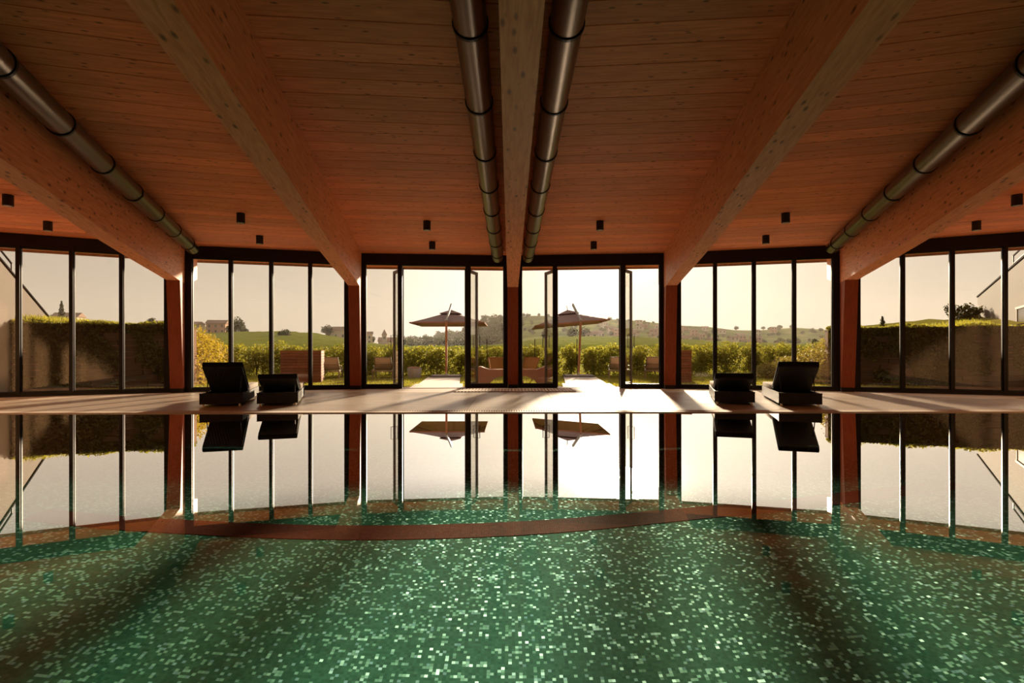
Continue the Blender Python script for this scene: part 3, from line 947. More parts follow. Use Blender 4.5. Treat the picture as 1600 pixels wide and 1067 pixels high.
# ---- shrub banks at both sides of the lawn
def bank(name, pts, mat, label, n, seed, size):
    """pts: list of (x, y, halfwidth, height)"""
    rng = np.random.default_rng(seed)
    t = empty(name, (pts[0][0], pts[0][1], -.02), 0, label, 'shrub')
    p = np.array(pts); L = np.arange(len(p))
    u = rng.uniform(0, len(p)-1, n)
    X = np.interp(u, L, p[:, 0]); Y = np.interp(u, L, p[:, 1]); Wd = np.interp(u, L, p[:, 2]); H = np.interp(u, L, p[:, 3])
    th = rng.uniform(0, PI, n)
    bumpy = 1 + .12*np.sin(u*9+th*5) + .08*np.sin(u*23+th*11)
    rr = rng.uniform(.82, 1.03, n)*bumpy
    P = np.stack([X+np.cos(th)*Wd*rr-p[0, 0], Y+rng.normal(0, .15, n)-p[0, 1], np.abs(np.sin(th))*H*rr], 1)
    link_mesh('foliage', leaf_mesh('foliage', P, size, rng=rng), M[mat], t)
    # earth core keeps daylight from shining through
    m = MB()
    for i in range(len(p)-1):
        a, b = p[i], p[i+1]
        for (q, nx) in ((a, b),):
            ring = []
            for (c, s_) in ((a, 0), (b, 1)):
                ring.append([(c[0]+math.cos(tt)*c[2]*.75-p[0, 0], c[1]-p[0, 1], math.sin(tt)*c[3]*.75) for tt in np.linspace(0, PI, 8)])
            base = len(m.v); m.v += ring[0]+ring[1]
            for j in range(7): m.f.append((base+j, base+j+1, base+8+j+1, base+8+j))
            m.f.append((base, base+8, base+15, base+7))
            m.f.append(tuple(base+j for j in range(8))); m.f.append(tuple(base+8+j for j in range(8)))
    m.build('earth_core', M['soil'], t)
    return t
bank('shrub_bank', [(-9.75, 15.3, .75, 1.62), (-10.3, 17, .9, 1.55), (-11.2, 19.2, 1.0, 1.42), (-12.2, 21.6, 1.0, 1.25)], 'bank_left', 'sunlit yellow-green shrub bank at the left end of the lawn', 16000, 21, .075)
bank('shrub_bank', [(9.9, 15.5, .85, 1.55), (10.3, 16.6, 1.05, 1.35), (10.3, 18.0, 1.2, .95), (10.2, 19.4, 1.2, .60), (10.3, 20.6, 1.0, .45)], 'bank_right', 'grey-green shrub bank sloping down at the right end of the lawn', 14000, 22, .075)

# ---- ivy-clad retaining walls
def ivy_wall(p, q, h, label, seed, side):
    p = Vector(p); q = Vector(q); L = (q-p).length; rz = math.atan2(q.y-p.y, q.x-p.x)
    t = empty('retaining_wall', (p.x, p.y, -.02), rz, label, 'wall')
    MB().box(0, L, .04, .40, -.3, h-.05).build('core', M['soil'], t)
    rnd = random.Random(seed)
    nr = 10; hh = (h-.08)/nr
    for r in range(nr):
        x = -rnd.uniform(0, .4)
        while x < L:
            w = rnd.uniform(.45, 1.0); x0, x1 = max(0, x), min(L, x+w)
            if x1-x0 > .08:
                pr = rnd.uniform(0, .035)
                MB().box(x0+.012, x1-.012, -.02-pr, .05, r*hh+.012, (r+1)*hh-.012).build('stone', M['stone_wall'], t)
            x += w
    MB().box(0, L, -.06, .44, h-.08, h-.02).build('coping', M['stone_wall'], t)
    rng = np.random.default_rng(seed)
    n = 15000
    X = rng.uniform(0, L, n); Z = h*(1-rng.random(n)**1.2*.97)
    patch = np.sin(X*2.1+seed)+np.sin(X*5.3+Z*3)+.8*np.sin(Z*6+X)
    keep = (patch > -1.3+ (h-Z)*.7) | (Z > h-.22)
    X, Z = X[keep], Z[keep]
    P = np.stack([X, -.09+rng.normal(0, .035, len(X)), Z], 1)
    link_mesh('ivy', leaf_mesh('ivy', P, .085, rng=rng), M['ivy'], t)
    n2 = 2600
    X = rng.uniform(0, L, n2); P = np.stack([X, rng.uniform(-.12, .4, n2), h+rng.uniform(-.05, .07, n2)+.04*np.sin(X*4)], 1)
    link_mesh('ivy_crest', leaf_mesh('ivy_crest', P, .08, rng=rng), M['laurel'], t)
    return t
ivy_wall((-13.2, 13.85), (-9.05, 15.05), 1.72, 'ivy-covered brown stone retaining wall outside the left windows', 5, -1)
ivy_wall((9.2, 15.45), (13.6, 13.9), 1.62, 'ivy-covered brown stone retaining wall outside the right windows', 9, 1)

# ---- grass banks behind these walls
def bank_z(x, y):
    ax = abs(x)
    return 1.60 + .85*max(0, min(1, (ax-11.5)/7.0))**1.3 if x > 0 else 1.66 + .42*max(0, min(1, (ax-10.5)/4))
for sg, nm in ((-1, 'left'), (1, 'right')):
    m = MB(); nx, ny = 14, 10
    for j in range(ny):
        for i in range(nx):
            if sg < 0:
                x0, y0 = -9.9+(-20+9.9)*i/(nx-1), None
                yl = 15.05 + (x0+9.05)*.289 if x0 > -13.2 else 13.85-(abs(x0)-13.2)*.2
                y = yl+.35 + (26-yl)*j/(ny-1); x = x0 - .62*(y-15)*(1-i/(nx-1))
            else:
                x0 = 9.9+(24-9.9)*i/(nx-1)
                yl = 15.45-(x0-9.2)*.352 if x0 < 13.6 else 13.9-(x0-13.6)*.1
                y = yl+.35 + (26-yl)*j/(ny-1); x = x0 + .62*(y-15)*(1-i/(nx-1))
            m.v.append((x, y, bank_z(x, y) - .10 + .05*math.sin(x*2.3)*math.cos(y*1.7)))
    for j in range(ny-1):
        for i in range(nx-1):
            a = j*nx+i; m.f.append((a, a+1, a+nx+1, a+nx))
    o = m.build('grass_bank', M['lawn'], smooth=True, kind='structure')
    # rough grass on it
    rng = np.random.default_rng(31+sg)
    n = 9000
    X = rng.uniform(10.0, 19.5, n)*sg; 
    YL = np.where(sg < 0, 15.05+(X+9.05)*.289, 15.45-(X-9.2)*.352)
    Y = YL + .35 + rng.random(n)**1.5*5
    ok_ = (np.abs(X) > 10.3+.62*np.maximum(0, Y-15)) & ((X > 0) | (X > -13.9+(15.6-Y)*.0)) & ((X < 0) | (X < 13.4+(Y-14)*.74-.6))
    X, Y = X[ok_], Y[ok_]; n = len(X)
    Z = np.array([bank_z(a, b) for a, b in zip(X, Y)]) - .08
    hh = rng.uniform(.06, .16, n); an = rng.uniform(0, 6.28, n); le = rng.normal(0, .04, (n, 2))
    V = np.zeros((n, 3, 3))
    V[:, 0] = np.stack([X-np.cos(an)*.012, Y-np.sin(an)*.012, Z], 1); V[:, 1] = np.stack([X+np.cos(an)*.012, Y+np.sin(an)*.012, Z], 1)
    V[:, 2] = np.stack([X+le[:, 0], Y+le[:, 1], Z+hh], 1)
    link_mesh('rough_grass', fast_mesh('rough_grass', V.reshape(-1, 3), np.arange(3*n).reshape(-1, 3), 3), M['grass_blade'], label='rough grass on the bank above the %s retaining wall' % nm, cat='grass', kind='stuff')

# ---- concrete wing walls
def wing(sg, tipx, tipy, ztip, znear, label):
    a = Vector(pt(30*sg, 0.25, .22*sg)); b = Vector((tipx, tipy))
    L = (b-a).length; rz = math.atan2(b.y-a.y, b.x-a.x)
    t = empty('wing_wall', (a.x, a.y, 0), rz, label, 'wall')
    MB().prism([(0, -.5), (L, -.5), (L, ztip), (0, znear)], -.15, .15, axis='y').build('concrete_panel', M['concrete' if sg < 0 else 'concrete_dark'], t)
    sl = (znear-ztip)/L
    MB().hexa([(0, -.18, znear), (L+.02, -.18, ztip), (L+.02, .18, ztip), (0, .18, znear), (0, -.18, znear+.05), (L+.02, -.18, ztip+.05), (L+.02, .18, ztip+.05), (0, .18, znear+.05)]).build('cap_flashing', M['cap'], t)
    # handrail parallel to the cap
    r0, r1 = .2, (L*.62 if sg < 0 else L*.55)
    zr = lambda u: znear - sl*u
    MB().bar((r0, 0, zr(r0)+.50), (r1, 0, zr(r1)+.50), .03, .04).build('handrail', M['cap'], t)
    for u in np.linspace(r0, r1, 3 if sg < 0 else 5):
        MB().bar((u, 0, zr(u)+.02), (u, 0, zr(u)+.50), .03, .03).build('rail_post', M['black_metal'], t)
    if sg > 0:
        MB().bar((r0, 0, zr(r0)+.26), (r1, 0, zr(r1)+.26), .015, .015).build('rail_wire', M['black_metal'], t)
        # strip window low in the wall, on the side that faces the hall
        fy = .155
        MB().box(2.0, 4.9, fy-.01, fy+.03, 1.74, 2.16).build('strip_window', M['house_window'], t)
        fr = MB()
        fr.box(1.95, 4.95, fy, fy+.06, 2.14, 2.20)
        for u in (2.0, 2.9, 3.8, 4.85): fr.box(u-.03, u+.03, fy, fy+.05, 1.7, 2.15)
        fr.build('strip_window_frame', M['base_dark'], t)
    return t
wing(-1, -14.3, 16.2, 2.0, 4.15, 'sloping concrete wing wall beyond the far left windows')
wing(1, 18.4, 20.7, 3.05, 3.80, 'sloping concrete wing wall beyond the far right windows')
# bush at the tip of the right wing wall
t_ = empty('bush', (17.0, 19.95, bank_z(17.0, 19.95)-.15), 0, 'dark bush on the grass bank at the right wing wall tip', 'bush')
link_mesh('foliage', shrub_mesh(77, .9, .8, .62, 1800, .09), M['ivy'], t_)
link_mesh('stem', stem_src, M['bark'], t_).scale = (.5, .5, .42)
# conifer post-like shrub on the right bank
t_ = empty('young_cypress', (13.0, 18.6, bank_z(13.0, 18.6)-.1), 0, 'tiny dark cypress on the bank above the right retaining wall', 'tree')
rng = np.random.default_rng(3); n = 500
zz = rng.random(n); P = np.stack([rng.normal(0, .07, n)*(1.1-zz), rng.normal(0, .07, n)*(1.1-zz), zz*.5+.05], 1)
link_mesh('foliage', leaf_mesh('foliage', P, .05, rng=rng), M['ivy'], t_)
MB().tube([(0, 0, 0), (0, 0, .3)], .015, 6).build('trunk', M['bark'], t_)

# ------------------------------------------------------------------ timber boxes
def timber_box(cx, cy, rz, w, d, h, label):
    t = empty('timber_box', (cx, cy, -.02), rz, label, 'storage box')
    n = 11; ph = h/n
    MB().box(.02, w-.02, .02, d-.02, 0, h-.02).build('core', M['black_metal'], t)
    for i in range(n):
        z0, z1 = i*ph+.005, (i+1)*ph-.005
        MB().box(0, w, 0, .022, z0, z1).build('board', M['box_wood'], t)
        MB().box(0, .022, .024, d-.024, z0, z1).build('board', M['box_wood'], t)
        MB().box(w-.022, w, .024, d-.024, z0, z1).build('board', M['box_wood'], t)
        MB().box(0, w, d-.022, d, z0, z1).build('board', M['box_wood'], t)
    MB().box(-.01, w+.01, -.01, d+.01, h-.004, h+.012).build('lid', M['box_wood'], t)
timber_box(-7.22, 16.55, R_(16), 1.2, 1.6, 1.0, 'red-brown timber slatted box on the lawn behind the left loungers')
timber_box(4.66, 16.75, R_(-16), .95, 1.6, .99, 'red-brown timber slatted box on the lawn right of the right doorway')

# ------------------------------------------------------------------ outdoor loungers
def garden_lounger(cx, cy, rz, label):
    t = empty('garden_lounger', (cx, cy, -.02), rz, label, 'sun lounger', 'taupe garden loungers on the lawn')
    W2, L = .34, 1.9
    f = MB()
    for s in (-1, 1): f.bar((s*W2, 0, .29), (s*W2, L, .29), .045, .06)
    f.bar((-W2, .02, .29), (W2, .02, .29), .045, .05); f.bar((-W2, L-.02, .29), (W2, L-.02, .29), .045, .05)
    f.build('frame', M['teak_grey'], t)
    for s in (-1, 1):
        for y in (.12, L-.2):
            MB().bar((s*W2, y, 0), (s*W2, y, .27), .045, .05).build('leg', M['teak_grey'], t)
        MB().bar((s*(W2+.02), .55, .45), (s*(W2+.02), 1.05, .45), .05, .025).build('armrest', M['teak_grey'], t)
        MB().bar((s*(W2+.02), .98, .30), (s*(W2+.02), .98, .44), .03, .03).build('arm_support', M['teak_grey'], t)
    MB().box(-W2+.03, W2-.03, .80, L-.04, .315, .335).build('seat', M['sling'], t)
    a = R_(38); h = Vector((0, .80, .33)); d = Vector((0, -math.cos(a), math.sin(a))); BL = .72
    b = MB()
    for s in (-1, 1):
        e = h+d*BL; b.bar((s*(W2-.03), h.y, h.z), (s*(W2-.06), e.y, e.z), .03, .04)
    for u in (.02, .28, .70):
        q = h+d*u; b.bar((-W2+.05, q.y, q.z), (W2-.05, q.y, q.z), .03, .03)
    b.build('back_frame', M['teak_grey'], t)
    q = [h+d*.03, h+d*(BL-.01)]; nn = Vector((0, math.sin(a), math.cos(a)))*.012
    MB().hexa([(-W2+.05, q[0].y, q[0].z), (W2-.05, q[0].y, q[0].z), (W2-.07, q[1].y, q[1].z), (-W2+.07, q[1].y, q[1].z)] + [(x_, p_.y+nn.y, p_.z+nn.z) for x_, p_ in ((-W2+.05, q[0]), (W2-.05, q[0]), (W2-.07, q[1]), (-W2+.07, q[1]))]).build('back_sling', M['sling'], t)
garden_lounger(-6.45, 18.7, R_(14), 'taupe garden lounger beside the left timber box')
garden_lounger(-4.58, 18.75, R_(10), 'taupe garden lounger seen through the pane left of the left doorway')
garden_lounger(3.78, 18.75, R_(-10), 'taupe garden lounger seen in the right doorway')
garden_lounger(5.05, 18.75, R_(-14), 'taupe garden lounger partly behind the right timber box')

# pale round tub
t_ = empty('round_tub', (-3.62, 19.7, -.02), 0, 'pale grey round tapered tub with a brown top on the lawn', 'tub')
MB().lathe([(.215, 0), (.225, .02), (.268, .33), (.275, .36), (.235, .36), (.232, .31)], 28).build('bowl', M['tub'], t_, smooth=True)
MB().lathe([(.05, .30), (.22, .345), (.235, .375), (.20, .405), (.05, .415)], 24).build('brown_pad', M['bench_brown'], t_, smooth=True)

# sculpted brown bench outside the middle column
t_ = empty('curved_bench', (0.02, 15.0, -.005), 0, 'long low brown bench with curled ends outside the middle column', 'bench')
half_pts = [(0, .44), (.45, .44), (.66, .445), (.80, .49), (.90, .53), (.98, .53), (1.06, .47), (1.10, .40), (1.09, .22), (1.03, .08), (.99, .0), (.70, .0), (.62, .12), (.48, .22), (.32, .265), (0, .27)]
poly = half_pts + [(-x, z) for x, z in reversed(half_pts[1:-1])]
MB().prism(poly, 0, .62, axis='y').build('body', M['bench_brown'], t_)
MB().box(-.64, .64, .01, .61, .441, .452).build('seat_top', M['rust_brown'], t_)

# two brown sling chairs behind the bench
def sling_chair(cx, cy, rz, label):
    t = empty('sling_chair', (cx, cy, -.02), rz, label, 'chair', 'brown sling chairs behind the curved bench')
    W2 = .20
    for s in (-1, 1):
        MB().bar((s*(W2+.03), -.12, .78), (s*(W2+.03), .75, .02), .03, .04).build('back_rail', M['teak'], t)
        MB().bar((s*(W2+.05), .02, .0), (s*(W2+.05), .80, .42), .03, .04).build('front_leg', M['teak'], t)
    MB().bar((-W2-.04, -.12, .78), (W2+.04, -.12, .78), .03, .03).build('top_bar', M['teak'], t)
    MB().bar((-W2-.06, .80, .42), (W2+.06, .80, .42), .03, .03).build('front_bar', M['teak'], t)
    m = MB(); pr = [(-.12, .775), (.10, .54), (.30, .36), (.50, .31), (.66, .34), (.80, .42)]
    for (y, z) in pr: m.v += [(-W2, y, z), (W2, y, z), (W2, y+.006, z-.012), (-W2, y+.006, z-.012)]
    for i in range(len(pr)-1):
        a = i*4; b = a+4
        for k in range(4): m.f.append((a+k, a+(k+1) % 4, b+(k+1) % 4, b+k))
    m.f.append((0, 1, 2, 3)); m.f.append(tuple(len(m.v)-4+k for k in range(4)))
    m.build('sling', M['rust_brown'], t)
sling_chair(-.50, 16.4, R_(-6), 'brown sling chair behind the bench, left of the middle column')
sling_chair(.58, 16.4, R_(14), 'brown sling chair behind the bench, right of the middle column')

# ------------------------------------------------------------------ cantilever parasols
def parasol(px, py, cxo, tilt, label):
    """pole foot at px,py ; canopy centre 1.6 m behind"""
    t = empty('cantilever_parasol', (px, py, 0), 0, label, 'parasol', 'brown cantilever parasols at the path ends')
    # cross base with slab weights
    MB().box(-.55, .55, -.42, .42, .006, .065).build('base_slab', M['base_dark'], t, bevel=.008)
    MB().box(-.50, .50, -.38, .38, .065, .082).build('base_top', M['tub'], t)
    MB().lathe([(.07, .08), (.07, .11), (.045, .12), (.045, .20)], 20).build('pole_socket', M['chrome'], t, smooth=True)
    top = Vector((cxo, 0.02, 2.14))
    MB().bar((0, 0, .10), tuple(top), .075, .075, up=(0, 1, 0)).build('pole', M['teak'], t)
    tip = Vector((cxo*1.0-.0+(-.10 if tilt else .0), 1.72, 2.86))
    a0 = top + Vector((0, -.06, -.05))
    MB().bar(tuple(a0), tuple(tip), .06, .095).build('arm', M['teak_grey'], t)
    MB().tube([(top.x-.05, top.y, top.z-.02), (top.x+.05, top.y, top.z-.02)], .035, 12).build('arm_pivot', M['chrome'], t)
    # canopy
    cz, rim = 2.66, 2.07
    c = empty('canopy', (tip.x, 1.62, 0), 0, parent=t)
    c.rotation_euler = (0, -tilt, 0)
    H = 1.42
    me = MB(); N = 8
    def surf(u, v):   # u,v -1..1
        r = max(abs(u), abs(v))
        sag = .05*math.sin(PI*min(1, r))*(-1)
        z = rim + (cz-.06-rim)*(1-r)**1.0 + sag*(1-r) - .035*(1-abs(abs(u)-abs(v)))*r*(1 if r > .5 else .5)
        return (u*H, v*H, z)
    K = 12
    for j in range(K+1):
        for i in range(K+1): me.v.append(surf(-1+2*i/K, -1+2*j/K))
    for j in range(K):
        for i in range(K):
            a = j*(K+1)+i; me.f.append((a, a+1, a+K+2, a+K+1))
    n0 = len(me.v)
    for j in range(K+1):
        for i in range(K+1):
            x, y, z = surf(-1+2*i/K, -1+2*j/K); me.v.append((x, y, z-.012))
    for j in range(K):
        for i in range(K):
            a = n0+j*(K+1)+i; me.f.append((a, a+K+1, a+K+2, a+1))
    # hem / short valance
    cloth = me.build('canopy_cloth', M['canopy'], c, smooth=True)
    hem = MB()
    for (x0, y0, x1, y1) in ((-H, -H, H, -H), (H, -H, H, H), (H, H, -H, H), (-H, H, -H, -H)):
        hem.bar((x0, y0, rim-.02), (x1, y1, rim-.02), .012, .05)
    hem.build('hem', M['canopy_under'], c)
    # vent cap
    v = MB(); r = .42; zb = cz-.06-(cz-.06-rim)*r/H+.035; zt = cz-.015
    v.v += [(-r, -r, zb), (r, -r, zb), (r, r, zb), (-r, r, zb), (0, 0, zt), (-r, -r, zb-.012), (r, -r, zb-.012), (r, r, zb-.012), (-r, r, zb-.012)]
    v.f += [(0, 1, 4), (1, 2, 4), (2, 3, 4), (3, 0, 4), (5, 8, 7, 6), (0, 5, 6, 1), (1, 6, 7, 2), (2, 7, 8, 3), (3, 8, 5, 0)]
    v.build('vent_cap', M['canopy'], c)
    for k in range(8):
        an = k*PI/4; L = H*(math.sqrt(2) if k % 2 else 1)*.97
        MB().bar((0, 0, cz-.14), (math.cos(an)*L, math.sin(an)*L, rim-.02), .02, .03).build('rib', M['teak'], c)
    MB().lathe([(.03, cz-.22), (.045, cz-.16), (.045, cz-.08), (.02, cz-.04)], 16).build('hub', M['chrome'], c)
    MB().bar((0, .0, cz-.05), (0, .05, cz+.16), .03, .03).build('hanger_link', M['chrome'], c)
parasol(-2.46, 19.9, -.0, 0, 'brown square cantilever parasol seen in the left doorway')
parasol(2.49, 19.9, .09, R_(5), 'brown square cantilever parasol seen in the right doorway, tilted up to the right')

# ================================================================== landscape
RIDGE = [(-900, 512), (-200, 507), (0, 503), (180, 505), (300, 505), (345, 513), (365, 522), (520, 526), (545, 533), (570, 538), (600, 540), (640, 541), (680, 534), (730, 520), (770, 502), (790, 496), (830, 493), (860, 494), (900, 497), (950, 498), (1000, 503), (1050, 507), (1100, 511), (1150, 516), (1180, 515), (1240, 513), (1290, 516), (1400, 518), (1600, 512), (2400, 512)]
MID = [(-900, 515), (0, 508), (180, 509), (300, 518), (345, 520), (372, 518.5), (440, 518), (480, 520), (500, 522), (545, 531), (570, 537), (600, 541), (640, 545), (730, 547), (790, 541), (850, 531), (900, 528), (1000, 529.5), (1060, 533), (1150, 538), (1240, 541), (1300, 543), (1500, 545), (2400, 545)]
YA, YB, YC = 600.0, 280.0, 110.0
def zimg(y, Y): return CAM_Z + (549-y)/830*Y
def terrain(u, Y):
    x = 800+830*u
    yb = interp(MID, x); ya = interp(RIDGE, x)
    if Y < 30: return -.3
    if Y < YC: 
        t = (Y-30)/(YC-30); return -.3 + (zimg(550.5, YC)+.3)*t**.8 - 1.2*math.sin(PI*t)
    if Y < YB:
        t = (Y-YC)/(YB-YC); t = t**.75; return zimg(550.5*(1-t)+yb*t, Y)
    if Y < YA:
        t = (Y-YB)/(YA-YB)
        dip = 4.0*math.sin(PI*t) if ya < yb else 0
        return zimg(yb*(1-t)+ya*t, Y) - dip
    return zimg(ya, YA) - (Y-YA)*.25
def terr_mesh(name, Ys, us, mat):
    m = MB()
    nu = len(us)
    for Y in Ys:
        for u in us:
            w = .35*math.sin(u*40+Y*.05)+.25*math.sin(Y*.11+u*17) if Y > 120 else 0
            m.v.append((u*Y, Y, terrain(u, Y) + w*(Y/300.0)))
    for j in range(len(Ys)-1):
        for i in range(nu-1):
            a = j*nu+i; m.f.append((a, a+1, a+nu+1, a+nu))
    return m.build(name, M[mat], smooth=True, kind='structure')
us = np.linspace(-2.0, 2.0, 260)
terr_mesh('vineyard_slope', list(np.linspace(25, YC, 10))+list(np.linspace(YC, YB, 22))[1:], us, 'field')
terr_mesh('distant_hills', list(np.linspace(YB, YA, 26))+[630, 680, 760], us, 'hill')

# vine rows on the slope
m = MB(); rng = random.Random(4)
V = []; F = []
for ri in range(31):
    Y0 = 116 + ri*4.9
    prev = None
    ulist = np.linspace(-.62, .62, 150)
    for u in ulist:
        Y = Y0 + u*14
        x = 800+830*u
        z = terrain(u, Y)
        hgt = 1.35 + rng.uniform(-.3, .25); wd = .5+rng.uniform(-.1, .15)
        b = len(V)
        V += [(u*Y, Y-wd, z-.3), (u*Y, Y-wd*.7, z+hgt*.8), (u*Y, Y, z+hgt), (u*Y, Y+wd*.7, z+hgt*.8), (u*Y, Y+wd, z-.3)]
        if prev is not None:
            for k in range(4): F.append((prev+k, b+k, b+k+1, prev+k+1))
        prev = b
me = fast_mesh('vine_rows', np.array(V), np.array(F), 4)
link_mesh('vine_rows', me, M['vine'], label='rows of green vines across the slope beyond the hedge', cat='vineyard', kind='stuff')

# ---- trees
def crown_mesh(seed, w, h, n, size, conifer=False):
    rng = np.random.default_rng(seed)
    if conifer:
        zz = rng.random(n)**1.2; a = rng.uniform(0, 2*PI, n); r = (1-zz)*w/2*rng.uniform(.55, 1, n)*(1+.25*np.sin(zz*40))
        P = np.stack([np.cos(a)*r, np.sin(a)*r, .12*h+zz*h*.88], 1)
    else:
        k = 16
        C = rng.normal(size=(k, 3)); C /= np.linalg.norm(C, axis=1)[:, None]; C *= rng.uniform(.25, .8, k)[:, None]
        C = C*np.array([w/2*.7, w/2*.7, h*.30]) + np.array([0, 0, h*.58])
        Rr = rng.uniform(.14, .24, k)*w
        i = rng.integers(0, k, n); dv = rng.normal(size=(n, 3)); dv /= np.linalg.norm(dv, axis=1)[:, None]
        P = C[i]+dv*(Rr[i]*rng.uniform(.6, 1.05, n))[:, None]
    return leaf_mesh('crown', P, size, rng=rng)
CR = [crown_mesh(40, 8, 8, 900, .85), crown_mesh(41, 6.5, 9, 900, .8), crown_mesh(42, 9, 6.5, 900, .85), crown_mesh(43, 3.6, 10, 700, .7, True)]
tr_ = MB().tube([(0, 0, -1), (0, 0, 3.5), (.3, .2, 5)], [.35, .25, .15], 7).build('trunk', M['bark']); trunk_me = tr_.data; bpy.data.objects.remove(tr_)
def tree(xpix, Y, sc, kind, label, group=None):
    u = (xpix-800)/830
    o = empty('conifer_tree' if kind == 3 else 'broadleaf_tree', (u*Y, Y, terrain(u, Y)-.2-.9*sc*(kind != 3)*(Y > 150)), random.uniform(0, 6.28), label, 'tree', group)
    o.scale = (sc, sc, sc)
    link_mesh('crown', CR[kind], M['tree_leaf'], o)
    link_mesh('trunk', trunk_me, M['bark'], o)
    return o
rt = random.Random(12)
PLACED = []
def free(x, Y, r):
    X = (x-800)/830*Y
    for (a, b, c) in PLACED:
        if (a-X)**2+(b-Y)**2 < (r+c)**2: return False
    PLACED.append((X, Y, r)); return True
for hx_, hY_ in ((344, 290), (309, 290), (530, 290), (575, 310), (112, 270), (82, 275), (252, 270), (926, 300), (607, 350), (898, 300), (916, 300), (858, 290)):
    free(hx_, hY_, 6)
# town houses are placed first so that trees stand between them
HOUSES = []
while len(HOUSES) < 42:
    x = rt.uniform(925, 1215); Y = rt.uniform(345, 570)
    if 1100 < x < 1160 and rt.random() < .4: continue
    if free(x, Y, 6.6): HOUSES.append((x, Y))
# forest hill: behind the left parasol and up to the middle
G = 'wooded hill trees behind the left parasol'
fl = 'dark tree in the dense wood behind the left parasol'
NW = 0
for i in range(420):
    x = rt.uniform(628, 815)
    lo, hi = 290, 590
    Y = rt.uniform(lo, hi)
    if x > 775 and Y < 380: continue
    if not free(x, Y, 4.3): continue
    NW += 1
    if NW > 150: break
    tree(x, Y, rt.uniform(1.1, 1.75)*(1.1 if Y > 400 else .85), rt.choice((0, 1, 2, 0, 1)), fl, G)
# meadow-side trees right of the middle column
G = 'scattered trees on the hill right of the middle column'
for i in range(26):
    x, Y = rt.uniform(800, 905), rt.uniform(430, 605)
    if not free(x, Y, 3): continue
    tree(x, Y, rt.uniform(.5, .8), rt.choice((0, 1, 2)), 'small tree on the open hill right of the middle column', G)
G = 'town trees between the distant houses'
for i in range(80):
    x = rt.uniform(925, 1290)
    Y = rt.uniform(330, 590)
    if not free(x, Y, 2.6): continue
    tree(x, Y, rt.uniform(.5, .85), rt.choice((0, 2, 2, 1)), 'small tree among the distant houses right of the right parasol', G)
sky_trees = [(830, 600, .55), (845, 600, .6), (968, 600, .5), (985, 600, .55), (1010, 602, .5), (1024, 602, .5), (1036, 602, .45), (1154, 600, .8), (1196, 600, .7), (1222, 600, .9), (1240, 600, .7)]
for i, (x, Y, s) in enumerate(sky_trees):
    tree(x, Y-6, s, (2, 0, 2)[i % 3], '%s small tree from the left on the skyline right of the middle column' % ORD[i], 'skyline trees on the right ridge')
tree(858, 290, 1.0, 2, 'wide dark bush at the field edge right of the middle column')
tree(898, 300, 1.15, 2, 'large brownish tree clump beside the right parasol pole')
tree(916, 300, 1.0, 0, 'rounded tree clump just right of the right parasol pole')
left_trees = [(376, 262, 1.25, 0, 'large dark tree on the green ridge in the left windows'), (364, 266, .8, 2, 'small dark tree left of the large ridge tree in the left windows'), (386, 266, .6, 2, 'low bush right of the large ridge tree in the left windows'),
              (447, 210, .75, 2, 'lone low bush in the green vineyard slope, left windows'), (514, 285, .95, 0, 'tree beside the white house on the left ridge'), (534, 300, .7, 2, 'bush behind the white house on the left ridge'),
              (584, 320, .8, 1, 'dark tree between the ochre house and the church'), (590, 352, .7, 2, 'bush at the left foot of the church'), (631, 352, .8, 0, 'tree at the right foot of the church'),
              (239, 262, 1.0, 1, 'spreading tree above the left retaining wall beside the left column'), (101, 262, 1.35, 3, 'dark conifer beside the house above the left retaining wall'), (74, 262, 1.25, 2, 'broad tree left of the house above the left retaining wall'), (316, 300, .8, 0, 'tree beside the houses at the left end of the ridge'), (330, 305, .7, 2, 'low tree under the left ridge houses')]
for x, Y, s, k, lab in left_trees: tree(x, Y, s, k, lab)
tree(1278, 130, .42, 1, 'young tree standing above the right shrub bank')

# ---- houses
def house(xpix, Y, w, d, h, rz, wall_m, label, group=None, dz=0.0, roof_h=None):
    u = (xpix-800)/830
    t = empty('house', (u*Y, Y, terrain(u, Y)-.4+dz), rz, label, 'house', group)
    MB().box(-w/2, w/2, -d/2, d/2, -1.5, h).build('wall', M[wall_m], t)
    rh = roof_h if roof_h is not None else w*.2
    e = .5
    m = MB().prism([(-d/2-e, h-.15), (d/2+e, h-.15), (0, h+rh)], -w/2-e, w/2+e, axis='x')
    m.build('roof', M['roof_tile'], t)
    nwin = max(2, int(w/3))
    for i in range(nwin):
        x = -w/2 + (i+.5)*w/nwin
        for fl_ in range(1 if h < 5 else 2):
            MB().box(x-.45, x+.45, -d/2-.06, -d/2+.02, .9+fl_*2.9, 2.3+fl_*2.9).build('window', M['house_window'], t)
    return t
G = 'distant town houses on the right slope'
for x, Y in HOUSES:
    house(x, Y, rt.uniform(4.5, 7.5), rt.uniform(4.5, 6), rt.choice((2.9, 3.2, 5.2)), rt.uniform(-.7, .7), rt.choice(('house_wall', 'house_wall', 'house_brick')), 'small terracotta-roofed house in the distant town on the right', G)
house(344, 290, 9.5, 7, 6, .2, 'house_brick', 'red house on the ridge at the left of the left windows')
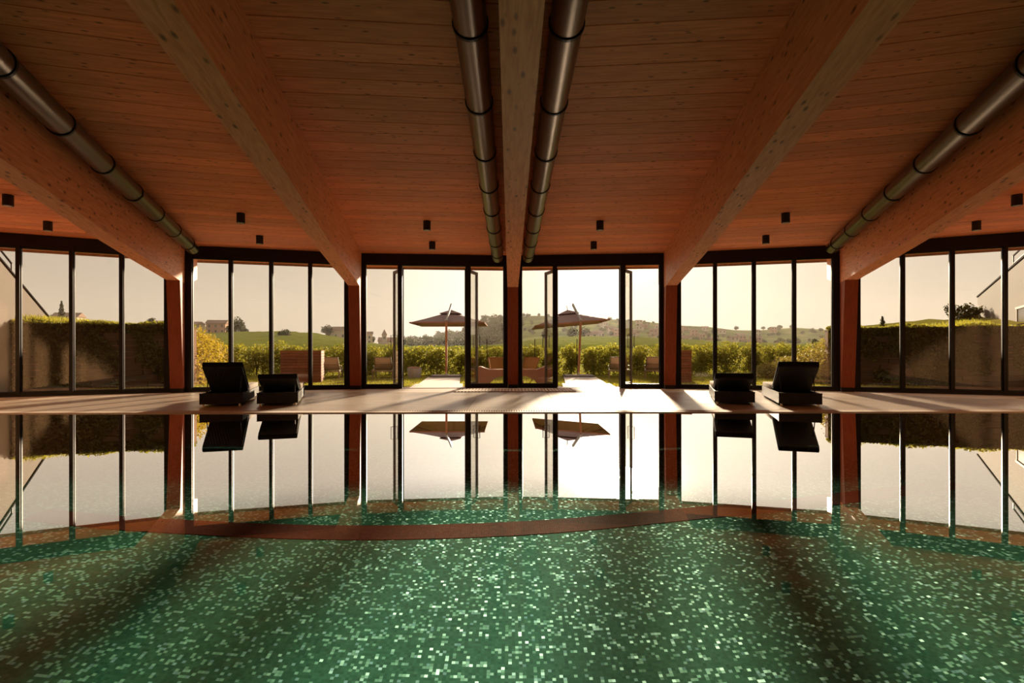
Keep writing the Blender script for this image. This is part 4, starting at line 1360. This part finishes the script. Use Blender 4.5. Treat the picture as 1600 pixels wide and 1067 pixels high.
house(309, 290, 7, 6, 5, -.2, 'house_wall', 'pale house on the ridge at the far left of the left windows')
house(530, 290, 11, 7, 4.5, .1, 'house_wall', 'long pale house on the left ridge beside the column')
house(575, 310, 7, 6, 6.5, .3, 'house_wall', 'ochre house on the ridge left of the church')
house(112, 296, 12, 9, 6.0, .25, 'house_wall', 'house with low tiled roof above the left retaining wall')
house(82, 300, 8, 7, 4.6, .1, 'house_brick', 'smaller low house left of the conifer above the left retaining wall')
house(252, 296, 9, 7, 4.0, -.1, 'house_brick', 'low tiled house above the left retaining wall beside the left column')
# barn + white sheds near field edge
house(926, 300, 7, 5, 2.6, 0, 'house_wall', 'low pale shed at the far edge of the vineyard, right doorway')
# church
u = (607-800)/830; Y = 350
t_ = empty('church', (u*Y, Y, terrain(u, Y)-.5), .15, 'pale church with pointed tower on the ridge left of the left doorway', 'church')
MB().box(-5, 6.5, -4, 4, -2, 6.4).build('nave', M['house_wall'], t_)
MB().prism([(-4.5, 6.3), (4.5, 6.3), (0, 9.2)], -5.4, 6.9, axis='x').build('nave_roof', M['roof_tile'], t_)
MB().box(-2.6, .4, -4.8, -1.8, -1, 10.6).build('tower', M['house_wall'], t_)
m = MB(); m.v += [(-2.9, -5.1, 10.6), (.7, -5.1, 10.6), (.7, -1.5, 10.6), (-2.9, -1.5, 10.6), (-1.1, -3.3, 14.6)]; m.f += [(0, 3, 2, 1), (0, 1, 4), (1, 2, 4), (2, 3, 4), (3, 0, 4)]
m.build('spire', M['roof_tile'], t_)
MB().box(-1.6, -.6, -4.86, -4.76, 8, 9.6).build('belfry_opening', M['house_window'], t_)

# ------------------------------------------------------------------ evening haze over the valley
t = NT('valley_haze_air')
vs = t.node('ShaderNodeVolumeScatter'); t.put(vs.inputs['Color'], (1.0, .93, .84)); vs.inputs['Density'].default_value = .00018; vs.inputs['Anisotropy'].default_value = .35
t.l.new(vs.outputs[0], t.out.inputs['Volume'])
MB().box(-1300, 1300, 60, 760, -60, 70).build('valley_haze', t.m, label='warm evening haze lying over the valley and hills', cat='haze', kind='stuff')
